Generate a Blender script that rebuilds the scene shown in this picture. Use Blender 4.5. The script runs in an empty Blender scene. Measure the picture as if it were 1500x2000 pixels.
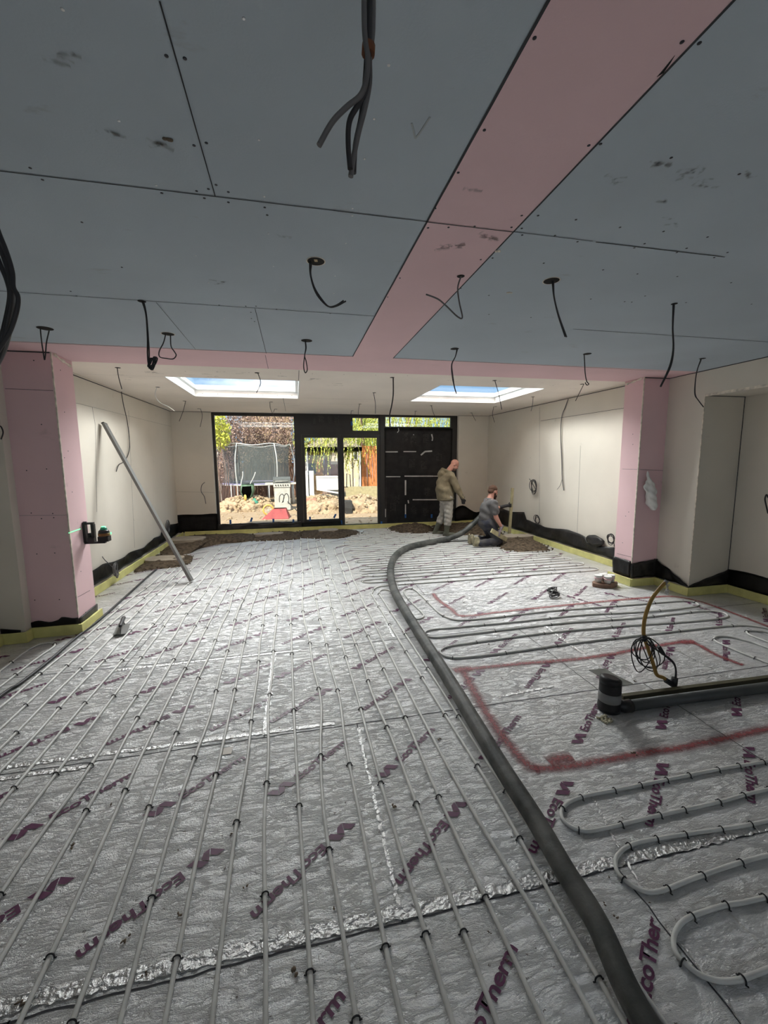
import bpy, bmesh, math, random
from math import sin, cos, pi, radians
from mathutils import Vector, Matrix
random.seed(7)
S = bpy.context.scene
C = S.collection
V = Vector

# ------------------------------------------------------------------ camera
FPX, YAW, PIT, ROL, CAMH = 803.92, 0.209915, 0.124866, -0.0082213, 1.75
fw = V((sin(YAW)*cos(PIT), cos(YAW)*cos(PIT), -sin(PIT)))
r0 = V((cos(YAW), -sin(YAW), 0)); u0 = r0.cross(fw)
rt = cos(ROL)*r0 + sin(ROL)*u0; up = -sin(ROL)*r0 + cos(ROL)*u0
cam = bpy.data.cameras.new('camera'); camo = bpy.data.objects.new('camera', cam); C.objects.link(camo)
cam.sensor_fit = 'HORIZONTAL'; cam.sensor_width = 36; cam.lens = 36*FPX/1500
cam.clip_start = 0.02; cam.clip_end = 300
camo.matrix_world = Matrix(((rt.x, up.x, -fw.x, 0), (rt.y, up.y, -fw.y, 0), (rt.z, up.z, -fw.z, CAMH), (0, 0, 0, 1)))
S.camera = camo
# ------------------------------------------------------------------ exposure
S.view_settings.view_transform = 'Standard'; S.view_settings.look = 'None'
S.view_settings.gamma = 1; S.view_settings.use_curve_mapping = False
S.view_settings.exposure = 0.20
# ------------------------------------------------------------------ sky
W = bpy.data.worlds.new('sky'); S.world = W; W.use_nodes = True
nt = W.node_tree; nt.nodes.clear()
wo = nt.nodes.new('ShaderNodeOutputWorld'); bg = nt.nodes.new('ShaderNodeBackground')
tc = nt.nodes.new('ShaderNodeTexCoord'); nz = nt.nodes.new('ShaderNodeTexNoise'); rp = nt.nodes.new('ShaderNodeValToRGB')
mp = nt.nodes.new('ShaderNodeMapping'); mp.inputs['Scale'].default_value = (2.2, 1.4, 5)
nz.inputs['Scale'].default_value = 1.6; nz.inputs['Detail'].default_value = 5
rp.color_ramp.elements[0].position = .50; rp.color_ramp.elements[0].color = (.16, .27, .40, 1)
rp.color_ramp.elements[1].position = .68; rp.color_ramp.elements[1].color = (.72, .77, .82, 1)
nt.links.new(tc.outputs['Generated'], mp.inputs[0]); nt.links.new(mp.outputs[0], nz.inputs['Vector'])
nt.links.new(nz.outputs['Fac'], rp.inputs[0]); nt.links.new(rp.outputs[0], bg.inputs[0]); nt.links.new(bg.outputs[0], wo.inputs[0])
bg.inputs['Strength'].default_value = 2.1
# ------------------------------------------------------------------ sun and added fill lamps
def lamp(name, kind, loc, dirv, energy, color, **kw):
    l = bpy.data.lights.new(name, kind); l.energy = energy; l.color = color
    for k, v in kw.items(): setattr(l, k, v)
    o = bpy.data.objects.new(name, l); C.objects.link(o); o.location = loc
    o.rotation_euler = V(dirv).to_track_quat('-Z', 'Y').to_euler(); return o
lamp('sun', 'SUN', (0, -5, 20), (.42, .78, -.92), 8.5, (1, .90, .74), angle=radians(1.2))
SKYL = ((-1.70, .09), (2.27, 4.08))
for a, b in SKYL:      # added lamps above the two roof windows, boosting the daylight through them
    lamp('skylight_fill', 'AREA', ((a+b)/2, 7.2, 5.2), (0, 0, -1), 380, (1, .955, .885), shape='RECTANGLE', size=2.0, size_y=3.0)
    lamp('skylight_fill', 'AREA', ((a+b)/2, 9.6, 5.4), (0, -2.6, -2.5), 900, (1, .975, .93), shape='RECTANGLE', size=1.6, size_y=2.4)
# added weak fill lamp at the unseen opening behind the photographer
lamp('rear_fill', 'AREA', (1.2, -2.9, 1.5), (0, 1, -.12), 6, (1, .98, .95), shape='RECTANGLE', size=2.4, size_y=1.1)

# ------------------------------------------------------------------ picture-to-place conversion (planes of the room)
O = V((0, 0, CAMH))
def ray(x, y): return fw*FPX + rt*(x-750) + up*(1000-y)
def onz(x, y, z=0.0):
    d = ray(x, y); return O + d*((z-CAMH)/d.z)
def ony(x, y, Y):
    d = ray(x, y); return O + d*(Y/d.y)
def onx(x, y, X):
    d = ray(x, y); return O + d*(X/d.x)

# ------------------------------------------------------------------ materials
def srgb(c):
    return tuple(((v/255)/12.92 if v/255 <= .04045 else ((v/255+.055)/1.055)**2.4) for v in c)
def mat(name, col, rough=.7, metal=0, var=.12, vscale=6, bump=0, bscale=40, spec=.4, col2=None, trans=0, alpha=1, emit=0):
    m = bpy.data.materials.new(name); m.use_nodes = True; n = m.node_tree.nodes; l = m.node_tree.links
    b = n['Principled BSDF']; b.inputs['Roughness'].default_value = rough; b.inputs['Metallic'].default_value = metal
    b.inputs['Specular IOR Level'].default_value = spec
    if trans: b.inputs['Transmission Weight'].default_value = trans
    if alpha < 1: b.inputs['Alpha'].default_value = alpha
    if emit: b.inputs['Emission Color'].default_value = (*col, 1); b.inputs['Emission Strength'].default_value = emit
    t = n.new('ShaderNodeTexCoord'); nz = n.new('ShaderNodeTexNoise'); nz.inputs['Scale'].default_value = vscale; nz.inputs['Detail'].default_value = 4
    l.new(t.outputs['Object'], nz.inputs['Vector'])
    r = n.new('ShaderNodeValToRGB'); r.color_ramp.elements[0].position = .35; r.color_ramp.elements[1].position = .65
    c2 = col2 or tuple(min(1, v*(1+var)) for v in col); c1 = col if col2 else tuple(v*(1-var) for v in col)
    r.color_ramp.elements[0].color = (*c1, 1); r.color_ramp.elements[1].color = (*c2, 1)
    l.new(nz.outputs['Fac'], r.inputs[0]); l.new(r.outputs[0], b.inputs['Base Color'])
    if bump:
        n2 = n.new('ShaderNodeTexNoise'); n2.inputs['Scale'].default_value = bscale; n2.inputs['Detail'].default_value = 5
        l.new(t.outputs['Object'], n2.inputs['Vector']); bp = n.new('ShaderNodeBump'); bp.inputs['Strength'].default_value = bump
        bp.inputs['Distance'].default_value = .02; l.new(n2.outputs['Fac'], bp.inputs['Height']); l.new(bp.outputs[0], b.inputs['Normal'])
    return m
def board_mat(name, col, smudge=(.20, .16, .12), amt=.5):
    """plasterboard with dusty stains of its own"""
    m = mat(name, col, rough=.85, var=.035, vscale=1.3, bump=.05, bscale=120, spec=.2)
    n = m.node_tree.nodes; l = m.node_tree.links; b = n['Principled BSDF']
    src = b.inputs['Base Color'].links[0].from_socket
    t = n.new('ShaderNodeTexCoord'); mp = n.new('ShaderNodeMapping'); mp.inputs['Scale'].default_value = (2.2, 5.5, 5.5)
    a = n.new('ShaderNodeTexNoise'); a.inputs['Scale'].default_value = 1.1; a.inputs['Detail'].default_value = 7; a.inputs['Roughness'].default_value = .62
    r = n.new('ShaderNodeValToRGB'); r.color_ramp.elements[0].position = .66; r.color_ramp.elements[1].position = .78
    r.color_ramp.elements[1].color = (amt, amt, amt, 1); r.color_ramp.elements[0].color = (0, 0, 0, 1)
    mx = n.new('ShaderNodeMix'); mx.data_type = 'RGBA'; mx.inputs[7].default_value = (*smudge, 1)
    l.new(t.outputs['Object'], mp.inputs[0]); l.new(mp.outputs[0], a.inputs['Vector']); l.new(a.outputs['Fac'], r.inputs[0])
    l.new(r.outputs[0], mx.inputs[0]); l.new(src, mx.inputs[6]); l.new(mx.outputs[2], b.inputs['Base Color'])
    return m
M = {}
M['blue'] = board_mat('blue_grey_plasterboard', (.49, .555, .61), amt=.45)
M['pink'] = board_mat('pink_plasterboard', (.82, .58, .60), amt=.35)
M['ivory'] = board_mat('ivory_plasterboard', (.72, .67, .585), amt=.25)
M['white_ceiling'] = board_mat('white_ceiling_board', (.86, .79, .71), amt=.45)
M['plaster_edge'] = mat('raw_plaster_edge', (.75, .68, .58), var=.25, vscale=20)
M['joint'] = mat('dark_joint', (.05, .05, .055), rough=.9)
M['hole_shade'] = mat('painted_hole_shade', (.015, .013, .012), rough=.9)  # shade inside openings, put into the colour of flat pieces
M['screw'] = mat('zinc_screw', (.75, .76, .76), rough=.35, metal=.6)
M['black_screw'] = mat('black_screw', (.02, .02, .03), rough=.4)
M['membrane'] = mat('black_membrane', (.024, .022, .021), rough=.42, bump=.5, bscale=9, spec=.5, var=.3)
M['membrane_print'] = mat('grey_membrane_print', (.075, .07, .065), rough=.6)
M['yellow'] = mat('yellow_foam', (.66, .63, .25), rough=.8, var=.10, bump=.1)
M['frame'] = mat('black_aluminium', (.022, .020, .018), rough=.4, spec=.5)
M['blue_tape'] = mat('blue_tape', (.03, .12, .38), rough=.6)
M['pipe'] = mat('pale_plastic_pipe', (.66, .655, .62), rough=.42, var=.10, vscale=9)
M['clip'] = mat('black_clip', (.02, .02, .022), rough=.45)
M['cable'] = mat('grey_cable', (.13, .125, .125), rough=.5)
M['cable_dark'] = mat('dark_cable', (.035, .033, .035), rough=.5)
M['cable_white'] = mat('white_cable', (.6, .6, .58), rough=.5)
M['hose'] = mat('dusty_rubber_hose', (.028, .032, .030), rough=.55, col2=(.12, .12, .11), vscale=5, bump=.4, bscale=14)
M['alu'] = mat('brushed_aluminium', (.17, .17, .165), rough=.5, metal=.3, var=.06)
M['print'] = mat('plum_print', (.115, .030, .080), rough=.5, var=.2, vscale=30)
M['soil'] = mat('damp_screed', (.045, .033, .022), rough=.95, col2=(.12, .090, .062), vscale=18, bump=1.0, bscale=30, spec=.15)
M['screed_pad'] = mat('smoothed_screed', (.30, .255, .20), rough=.85, bump=.2, bscale=60)
M['tape_brown'] = mat('brown_tape', (.22, .16, .09), rough=.4)
M['concrete'] = mat('screed_crumbs', (.16, .12, .085), rough=.95)
M['white_trim'] = mat('white_upstand', (.82, .84, .83), rough=.5, var=.03)
M['brick'] = mat('house_brick', (.35, .22, .15), rough=.9, bump=.2)
M['roof'] = mat('roof_felt', (.10, .10, .10), rough=.9)

def foil():
    m = bpy.data.materials.new('crinkled_foil'); m.use_nodes = True; n = m.node_tree.nodes; l = m.node_tree.links; b = n['Principled BSDF']
    t = n.new('ShaderNodeTexCoord')
    def noise(sc, det, rough=.55, scale=(1, 1, 1), dist=0):
        mp = n.new('ShaderNodeMapping'); mp.inputs['Scale'].default_value = scale
        a = n.new('ShaderNodeTexNoise'); a.inputs['Scale'].default_value = sc; a.inputs['Detail'].default_value = det; a.inputs['Roughness'].default_value = rough
        a.inputs['Distortion'].default_value = dist
        l.new(t.outputs['Object'], mp.inputs[0]); l.new(mp.outputs[0], a.inputs['Vector']); return a.outputs['Fac']
    def ramp(src, p0, p1, c0=0, c1=1):
        r = n.new('ShaderNodeValToRGB'); r.color_ramp.elements[0].position = p0; r.color_ramp.elements[1].position = p1
        r.color_ramp.elements[0].color = (c0,)*3+(1,); r.color_ramp.elements[1].color = (c1,)*3+(1,)
        l.new(src, r.inputs[0]); return r.outputs[0]
    def mth(op, a, b_):
        x = n.new('ShaderNodeMath'); x.operation = op
        for i, q in enumerate((a, b_)):
            if isinstance(q, (int, float)): x.inputs[i].default_value = q
            else: l.new(q, x.inputs[i])
        return x.outputs[0]
    wr = noise(6, 7, .68, (1, 3.2, 1), .25)      # crinkles, mostly running across the boards
    rid = mth('ABSOLUTE', mth('SUBTRACT', wr, .5), 0)
    ridge = ramp(rid, 0.0, .045, 1, 0)
    fine = noise(70, 3, .65, (1, 1.5, 1), .2); big = noise(2.2, 3)
    h = mth('ADD', mth('MULTIPLY', ridge, .30), mth('ADD', mth('MULTIPLY', fine, .5), mth('MULTIPLY', wr, 1.5)))
    bp = n.new('ShaderNodeBump'); bp.inputs['Strength'].default_value = 1.0; bp.inputs['Distance'].default_value = .016
    l.new(h, bp.inputs['Height']); l.new(bp.outputs[0], b.inputs['Normal'])
    # dust film and specks of screed
    dust = ramp(noise(2.6, 6, .65), .40, .75, .12, .55)
    speck = ramp(noise(34, 4, .7), .66, .70, 0, 1); speck2 = ramp(noise(9, 6, .75), .665, .70, 0, 1)
    # dust kicked against the pipe runs (long thin streaks along y, their own shape)
    streak = ramp(noise(7, 4, .7, (3.2, .25, 1)), .56, .70, 0, .5)
    d = mth('MAXIMUM', dust, streak); sp = mth('MAXIMUM', speck, speck2)
    m1 = n.new('ShaderNodeMix'); m1.data_type = 'RGBA'; m1.inputs[6].default_value = (.84, .85, .87, 1); m1.inputs[7].default_value = (.46, .43, .38, 1)
    l.new(d, m1.inputs[0])
    m2 = n.new('ShaderNodeMix'); m2.data_type = 'RGBA'; m2.inputs[7].default_value = (.09, .07, .05, 1)
    l.new(mth('MULTIPLY', sp, .85), m2.inputs[0]); l.new(m1.outputs[2], m2.inputs[6]); l.new(m2.outputs[2], b.inputs['Base Color'])
    met = mth('MULTIPLY', mth('SUBTRACT', 1, mth('MULTIPLY', d, .9)), mth('SUBTRACT', 1, sp))
    l.new(mth('MULTIPLY', met, .82), b.inputs['Metallic'])
    l.new(mth('ADD', .24, mth('MULTIPLY', d, .5)), b.inputs['Roughness'])
    return m
M['foil'] = foil()
M['tape'] = mat('crinkled_foil_tape', (.60, .60, .60), rough=.36, metal=.9, bump=1.0, bscale=38, var=.05)

def spray_mat():
    m = bpy.data.materials.new('red_spray_paint'); m.use_nodes = True; n = m.node_tree.nodes; l = m.node_tree.links; b = n['Principled BSDF']
    b.inputs['Base Color'].default_value = (.26, .045, .05, 1); b.inputs['Roughness'].default_value = .6
    uv = n.new('ShaderNodeUVMap'); sep = n.new('ShaderNodeSeparateXYZ'); l.new(uv.outputs[0], sep.inputs[0])
    g = n.new('ShaderNodeMath'); g.operation = 'SUBTRACT'; l.new(sep.outputs[1], g.inputs[0]); g.inputs[1].default_value = .5
    a = n.new('ShaderNodeMath'); a.operation = 'ABSOLUTE'; l.new(g.outputs[0], a.inputs[0])
    r = n.new('ShaderNodeValToRGB'); r.color_ramp.elements[0].position = .0; r.color_ramp.elements[0].color = (.92,)*3+(1,); r.color_ramp.interpolation = 'EASE'
    r.color_ramp.elements[1].position = .48; r.color_ramp.elements[1].color = (0, 0, 0, 1); l.new(a.outputs[0], r.inputs[0])
    t = n.new('ShaderNodeTexCoord'); nz = n.new('ShaderNodeTexNoise'); nz.inputs['Scale'].default_value = 60; l.new(t.outputs['Object'], nz.inputs['Vector'])
    k = n.new('ShaderNodeMapRange'); l.new(nz.outputs['Fac'], k.inputs[0]); k.inputs[1].default_value = .3; k.inputs[2].default_value = .6; k.inputs[3].default_value = .55; k.inputs[4].default_value = 1
    x = n.new('ShaderNodeMath'); x.operation = 'MULTIPLY'; l.new(r.outputs[0], x.inputs[0]); l.new(k.outputs[0], x.inputs[1]); l.new(x.outputs[0], b.inputs['Alpha'])
    return m
M['spray'] = spray_mat()
def smear_mat():
    m = M['spray'].copy(); m.name = 'brown_hand_smear'; b = m.node_tree.nodes['Principled BSDF']; b.inputs['Base Color'].default_value = (.13, .10, .075, 1); b.inputs['Roughness'].default_value = .9
    for q in m.node_tree.nodes:
        if q.type == 'TEX_NOISE': q.inputs['Scale'].default_value = 38
        if q.type == 'MAP_RANGE': q.inputs[1].default_value = .42; q.inputs[2].default_value = .6; q.inputs[3].default_value = 0; q.inputs[4].default_value = .38
    return m
M['smear'] = smear_mat()
def glass(name, tint=(1, 1, 1), k=.05):
    m = bpy.data.materials.new(name); m.use_nodes = True; n = m.node_tree.nodes; l = m.node_tree.links; n.clear()
    o = n.new('ShaderNodeOutputMaterial'); t = n.new('ShaderNodeBsdfTransparent'); g = n.new('ShaderNodeBsdfGlossy'); x = n.new('ShaderNodeMixShader')
    t.inputs[0].default_value = (*tint, 1); g.inputs['Roughness'].default_value = .02; x.inputs[0].default_value = k
    l.new(t.outputs[0], x.inputs[1]); l.new(g.outputs[0], x.inputs[2]); l.new(x.outputs[0], o.inputs[0]); return m
M['glass'] = glass('window_glass', (.96, .97, .96))
M['roof_glass'] = glass('roof_window_glass', (.96, .985, 1), .08)

# ------------------------------------------------------------------ mesh helpers
def box(bm, a, b):
    x0, x1 = sorted((a[0], b[0])); y0, y1 = sorted((a[1], b[1])); z0, z1 = sorted((a[2], b[2]))
    v = [bm.verts.new(p) for p in ((x0, y0, z0), (x1, y0, z0), (x1, y1, z0), (x0, y1, z0), (x0, y0, z1), (x1, y0, z1), (x1, y1, z1), (x0, y1, z1))]
    for f in ((0, 3, 2, 1), (4, 5, 6, 7), (0, 1, 5, 4), (1, 2, 6, 5), (2, 3, 7, 6), (3, 0, 4, 7)): bm.faces.new([v[i] for i in f])
def B(a, b):
    bm = bmesh.new(); box(bm, a, b); return bm
def beam(bm, p, q, w, h, side=V((0, 0, 1))):
    """rectangular bar from p to q, w across, h along 'side'"""
    p, q = V(p), V(q); d = (q-p).normalized(); s = V(side); s = (s - d*s.dot(d)).normalized(); c = d.cross(s)
    vs = [[bm.verts.new(e + c*(a*w/2) + s*(b*h/2)) for a, b in ((-1, -1), (1, -1), (1, 1), (-1, 1))] for e in (p, q)]
    for i in range(4): bm.faces.new((vs[0][i], vs[0][(i+1) % 4], vs[1][(i+1) % 4], vs[1][i]))
    bm.faces.new(vs[0][::-1]); bm.faces.new(vs[1])
def catmull(P, n=6, closed=False):
    P = [V(p) for p in P]; out = []
    if len(P) < 3: return P
    L = len(P); rng = L if closed else L-1
    for i in range(rng):
        p0 = P[(i-1) % L] if closed or i > 0 else P[0]; p1 = P[i]; p2 = P[(i+1) % L]
        p3 = P[(i+2) % L] if closed or i+2 < L else P[-1]
        for k in range(n):
            t = k/n
            out.append(.5*((2*p1)+(-p0+p2)*t+(2*p0-5*p1+4*p2-p3)*t*t+(-p0+3*p1-3*p2+p3)*t*t*t))
    if not closed: out.append(P[-1])
    return out
def tube(bm, P, r, seg=8, closed=False, cap=True):
    P = [V(p) for p in P]; Q = [P[0]]
    for p in P[1:]:
        if (p-Q[-1]).length > 1e-5: Q.append(p)
    P = Q; n = len(P); rr = r if callable(r) else (lambda t: r)
    def tan(i):
        if closed: return (P[(i+1) % n]-P[i-1]).normalized()
        a = P[max(i-1, 0)]; b = P[min(i+1, n-1)]; d = b-a
        return d.normalized() if d.length > 1e-9 else V((0, 0, 1))
    t = tan(0); nn = t.orthogonal().normalized(); rings = []
    for i in range(n):
        t2 = tan(i); ax = t.cross(t2)
        if ax.length > 1e-7: nn = Matrix.Rotation(t.angle(t2), 3, ax.normalized()) @ nn
        t = t2; nn = (nn - t*nn.dot(t)).normalized(); bb = t.cross(nn); R = rr(i/max(1, n-1))
        rings.append([bm.verts.new(P[i]+(nn*cos(2*pi*k/seg)+bb*sin(2*pi*k/seg))*R) for k in range(seg)])
    for i in range(n if closed else n-1):
        A = rings[i]; Bq = rings[(i+1) % n]
        for k in range(seg):
            f = bm.faces.new((A[k], A[(k+1) % seg], Bq[(k+1) % seg], Bq[k])); f.smooth = True
    if cap and not closed: bm.faces.new(rings[0][::-1]); bm.faces.new(rings[-1])
def lathe(bm, prof, loc=(0, 0, 0), seg=24, axis=None):
    """prof: (radius, height) pairs"""
    loc = V(loc); Rm = (V(axis).to_track_quat('Z', 'Y').to_matrix() if axis is not None else Matrix.Identity(3)); rings = []
    for r, z in prof:
        rings.append([bm.verts.new(loc + Rm @ V((max(r, 1e-4)*cos(2*pi*k/seg), max(r, 1e-4)*sin(2*pi*k/seg), z))) for k in range(seg)])
    for i in range(len(rings)-1):
        for k in range(seg):
            f = bm.faces.new((rings[i][k], rings[i][(k+1) % seg], rings[i+1][(k+1) % seg], rings[i+1][k])); f.smooth = True
    bm.faces.new(rings[0][::-1]); bm.faces.new(rings[-1])
def ell(bm, c, r, rot=None, sub=3):
    R = rot if rot is not None else Matrix.Identity(3)
    g = bmesh.ops.create_icosphere(bm, subdivisions=sub, radius=1)
    for v in g['verts']: v.co = V(c) + R @ V((v.co.x*r[0], v.co.y*r[1], v.co.z*r[2]))
    for v in g['verts']:
        for f in v.link_faces: f.smooth = True
def capsule(bm, a, b, ra, rb, seg=14):
    a, b = V(a), V(b); d = b-a; L = d.length; prof = []
    for i in range(6): t = -pi/2 + (pi/2)*i/5; prof.append((ra*cos(t), ra*sin(t)))
    for i in range(6): t = (pi/2)*i/5; prof.append((rb*cos(t), L+rb*sin(t)))
    lathe(bm, prof, a, seg, d)
def polyslab(bm, pts, z0, z1):
    lo = [bm.verts.new((p[0], p[1], z0)) for p in pts]; hi = [bm.verts.new((p[0], p[1], z1)) for p in pts]; n = len(pts)
    bm.faces.new(lo[::-1]); bm.faces.new(hi)
    for i in range(n): bm.faces.new((lo[i], lo[(i+1) % n], hi[(i+1) % n], hi[i]))
def extr(bm, pts, off):
    """thick slab from a 3D outline pushed along off"""
    off = V(off); lo = [bm.verts.new(V(p)) for p in pts]; hi = [bm.verts.new(V(p)+off) for p in pts]; n = len(pts)
    bm.faces.new(lo[::-1]); bm.faces.new(hi)
    for i in range(n): bm.faces.new((lo[i], lo[(i+1) % n], hi[(i+1) % n], hi[i]))
def finish(bm, name, m):
    bmesh.ops.recalc_face_normals(bm, faces=bm.faces)
    me = bpy.data.meshes.new(name); bm.to_mesh(me); bm.free()
    for q in (m if isinstance(m, (list, tuple)) else [m]): me.materials.append(M[q] if isinstance(q, str) else q)
    return me
def setp(o, label=None, cat=None, group=None, kind=None):
    for k, v in (('label', label), ('category', cat), ('group', group), ('kind', kind)):
        if v: o[k] = v
    return o
def wloc(o):
    l = V(o.location)
    while o.parent: o = o.parent; l += V(o.location)
    return l
def obj(name, bm, m, parent=None, label=None, cat=None, group=None, kind=None, org=None):
    """link ONE mesh; vertices are given in place coordinates"""
    if parent is None and org is None:
        xs = [v.co for v in bm.verts]
        org = V(((min(v.x for v in xs)+max(v.x for v in xs))/2, (min(v.y for v in xs)+max(v.y for v in xs))/2, min(v.z for v in xs)))
        if kind == 'structure': org = V((0, 0, 0))
    base = wloc(parent) if parent is not None else V((0, 0, 0))
    o0 = V(org) if org is not None else base
    bmesh.ops.translate(bm, vec=-o0, verts=bm.verts)
    o = bpy.data.objects.new(name, finish(bm, name, m)); C.objects.link(o)
    if parent is not None: o.parent = parent
    o.location = o0 - base
    return setp(o, label, cat, group, kind)
def thing(name, label, cat, loc, group=None):
    o = bpy.data.objects.new(name, None); C.objects.link(o); o.location = V(loc); o.empty_display_size = .1
    return setp(o, label, cat, group)
def struct(name, bm, m, parent=None): return obj(name, bm, m, parent, kind=None if parent else 'structure')
def blob(bm, voxel=.012, smooth=6):
    """fuse overlapping volumes into one continuous skin"""
    me = bpy.data.meshes.new('t'); bmesh.ops.recalc_face_normals(bm, faces=bm.faces); bm.to_mesh(me); bm.free()
    o = bpy.data.objects.new('t', me); C.objects.link(o)
    a = o.modifiers.new('r', 'REMESH'); a.mode = 'VOXEL'; a.voxel_size = voxel; a.use_smooth_shade = True
    if smooth: s = o.modifiers.new('s', 'SMOOTH'); s.iterations = smooth; s.factor = .5
    dg = bpy.context.evaluated_depsgraph_get(); e = bpy.data.meshes.new_from_object(o.evaluated_get(dg))
    bpy.data.objects.remove(o); out = bmesh.new(); out.from_mesh(e)
    for f in out.faces: f.smooth = True
    return out

# ================================================================== THE ROOM
ZC, ZW = 2.80, 2.91           # main ceiling, extension ceiling
YB = 10.45                    # back wall
XL, XR = -2.76, 5.12          # extension side walls
T = .2
floor = struct('floor', B((-3.2, -3, -.15), (5.8, YB+.02, 0)), 'foil')
def jitter_strip(bm, pts, w, z, amp=.004, step=.05, uv=None):
    """flat ribbon along pts (xy)"""
    P = []
    for a, b in zip(pts[:-1], pts[1:]):
        a, b = V((*a[:2], 0)), V((*b[:2], 0)); n = max(1, int((b-a).length/step))
        for k in range(n): P.append(a.lerp(b, k/n))
    P.append(V((*pts[-1][:2], 0)))
    lay = bm.loops.layers.uv.verify() if uv else None; prev = None
    for i, p in enumerate(P):
        d = (P[min(i+1, len(P)-1)]-P[max(i-1, 0)]).normalized(); nrm = V((-d.y, d.x, 0)); j = random.uniform(-amp, amp)
        ww = w(i/(len(P)-1)) if callable(w) else w
        q = (bm.verts.new(p+nrm*(ww/2+j)+V((0, 0, z))), bm.verts.new(p-nrm*(ww/2-j)+V((0, 0, z))))
        if prev:
            f = bm.faces.new((prev[0], prev[1], q[1], q[0]))
            if f.normal.z < 0 or True: f.normal_update()
            if lay:
                for lo, c in zip(f.loops, ((i-1, 1), (i-1, 0), (i, 0), (i, 1))): lo[lay].uv = c
        prev = q
ROWS = [-1.12, .10, 1.32, 2.54, 3.755, 4.98, 6.20, 7.42, 8.64, 9.86, 10.4]
# board joints along x, and end joints of each row
bm = bmesh.new()
for y in ROWS[1:-1]: jitter_strip(bm, [(-3.1, y+.01), (-1, y-.004), (1.2, y+.006), (5.5, y)], .007, .0012)
ends = {0: (-1.6, .9, 3.2), 1: (-.95, 1.29, 3.6), 2: (-1.95, .34, 2.60), 3: (-2.62, -.25, 2.2, 4.5), 4: (-1.5, .93, 3.34), 5: (-.7, 1.6, 3.9), 6: (-1.9, .4, 2.7), 7: (-.3, 2.0, 4.3), 8: (-1.2, 1.1, 3.4), 9: (0, 2.4)}
for i, xs in ends.items():
    for x in xs: jitter_strip(bm, [(x, ROWS[i]), (x+.008, ROWS[i+1])], .006, .0012)
struct('board_joint', bm, 'joint', floor)
# foil tape over some joints
bm = bmesh.new()
for a, b, w in (((-2.8, 1.37), (2.6, 1.345), .085), ((.34, 1.33), (.345, 2.5), .03), ((-.25, 2.56), (-.25, 3.7), .06), ((1.29, .1), (1.31, 1.1), .012), ((2.45, 2.6), (2.52, 3.75), .05), ((2.6, 2.6), (2.66, 3.75), .015), ((3.35, 2.6), (3.36, 3.72), .018), ((1.4, 2.62), (1.9, 2.66), .04), ((3.85, 3.8), (3.86, 4.3), .018), ((-1.9, 2.60), (.2, 2.58), .05), ((1.4, 5.02), (3.4, 5.05), .03), ((1.32, 1.2), (1.46, 1.71), .02), ((-2.4, 2.5), (-1.2, 2.5), .05), ((-1.6, 3.70), (0, 3.73), .05), ((.9, 3.8), (.93, 4.9), .05)):
    jitter_strip(bm, [a, b], w*.55, .0022, .006, .02)
# raised crinkle of the tape
for v in bm.verts: v.co.z += random.uniform(0, .0025)
struct('foil_tape', bm, 'tape', floor)
# ---- printing on the boards
def text_mesh(s, size, off=.0):
    c = bpy.data.curves.new('t', 'FONT'); c.body = s; c.size = size; c.offset = off; c.resolution_u = 3; c.space_character = .96
    o = bpy.data.objects.new('t', c); C.objects.link(o); dg = bpy.context.evaluated_depsgraph_get()
    me = bpy.data.meshes.new_from_object(o.evaluated_get(dg)); bpy.data.objects.remove(o); return me
TM = text_mesh('EcoTherm', .067, .0017)
tx1 = max(v.co.x for v in TM.vertices); tx0 = min(v.co.x for v in TM.vertices)
LOGO = [[(0, 1), (.72, 1), (1.10, .52), (.76, .03)], [(.82, 0), (1.42, 0), (1.88, .40), (1.44, .90)], [(1.50, 1), (2.22, 1), (3.0, 0), (2.28, 0)]]
def print_bm():
    b = bmesh.new(); b.from_mesh(TM); k = (.55-.175)/(tx1-tx0)
    for v in b.verts: v.co = V((.175+(v.co.x-tx0)*k, v.co.y, 0))
    for q in LOGO: b.faces.new([b.verts.new((x*.050, y*.056-.003, 0)) for x, y in q])
    return b
PR = bpy.data.meshes.new('p'); _b = print_bm(); _b.to_mesh(PR); _b.free()
pb = bmesh.new()
def put_print(start, ang, clip=None):
    b = bmesh.new(); b.from_mesh(PR)
    R = Matrix.Rotation(ang, 3, 'Z')
    for v in b.verts: v.co = R @ V((v.co.x, v.co.y-.025, 0)) + V((start[0], start[1], .0032))
    if clip:
        for px, nx in ((clip[0], -1), (clip[1], 1)):
            bmesh.ops.bisect_plane(b, geom=b.verts[:]+b.edges[:]+b.faces[:], plane_co=(px, 0, 0), plane_no=(nx, 0, 0), clear_outer=True)
        if not b.verts: b.free(); return
    for f in b.faces: 
        f.normal_update()
        if f.normal.z < 0: f.normal_flip()
    t = bpy.data.meshes.new('q'); b.to_mesh(t); b.free(); pb.from_mesh(t); bpy.data.meshes.remove(t)
LAT = {1: ((.90, .62), (1.74, .62)), 2: ((-.79, .60), (.39, .62)), 3: ((-1.22, .61), (-.22, .635)), 4: ((-1.12, .635), (1.05, .6)), 5: ((-.4, .62), (1.8, .6)), 6: ((-.2, .62), (.7, .62)), 7: ((-.35, .6), (.1, .6)), 8: ((-.2, .6), (1.3, .6)), 9: ((0, .6), (0, .6))}
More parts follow.
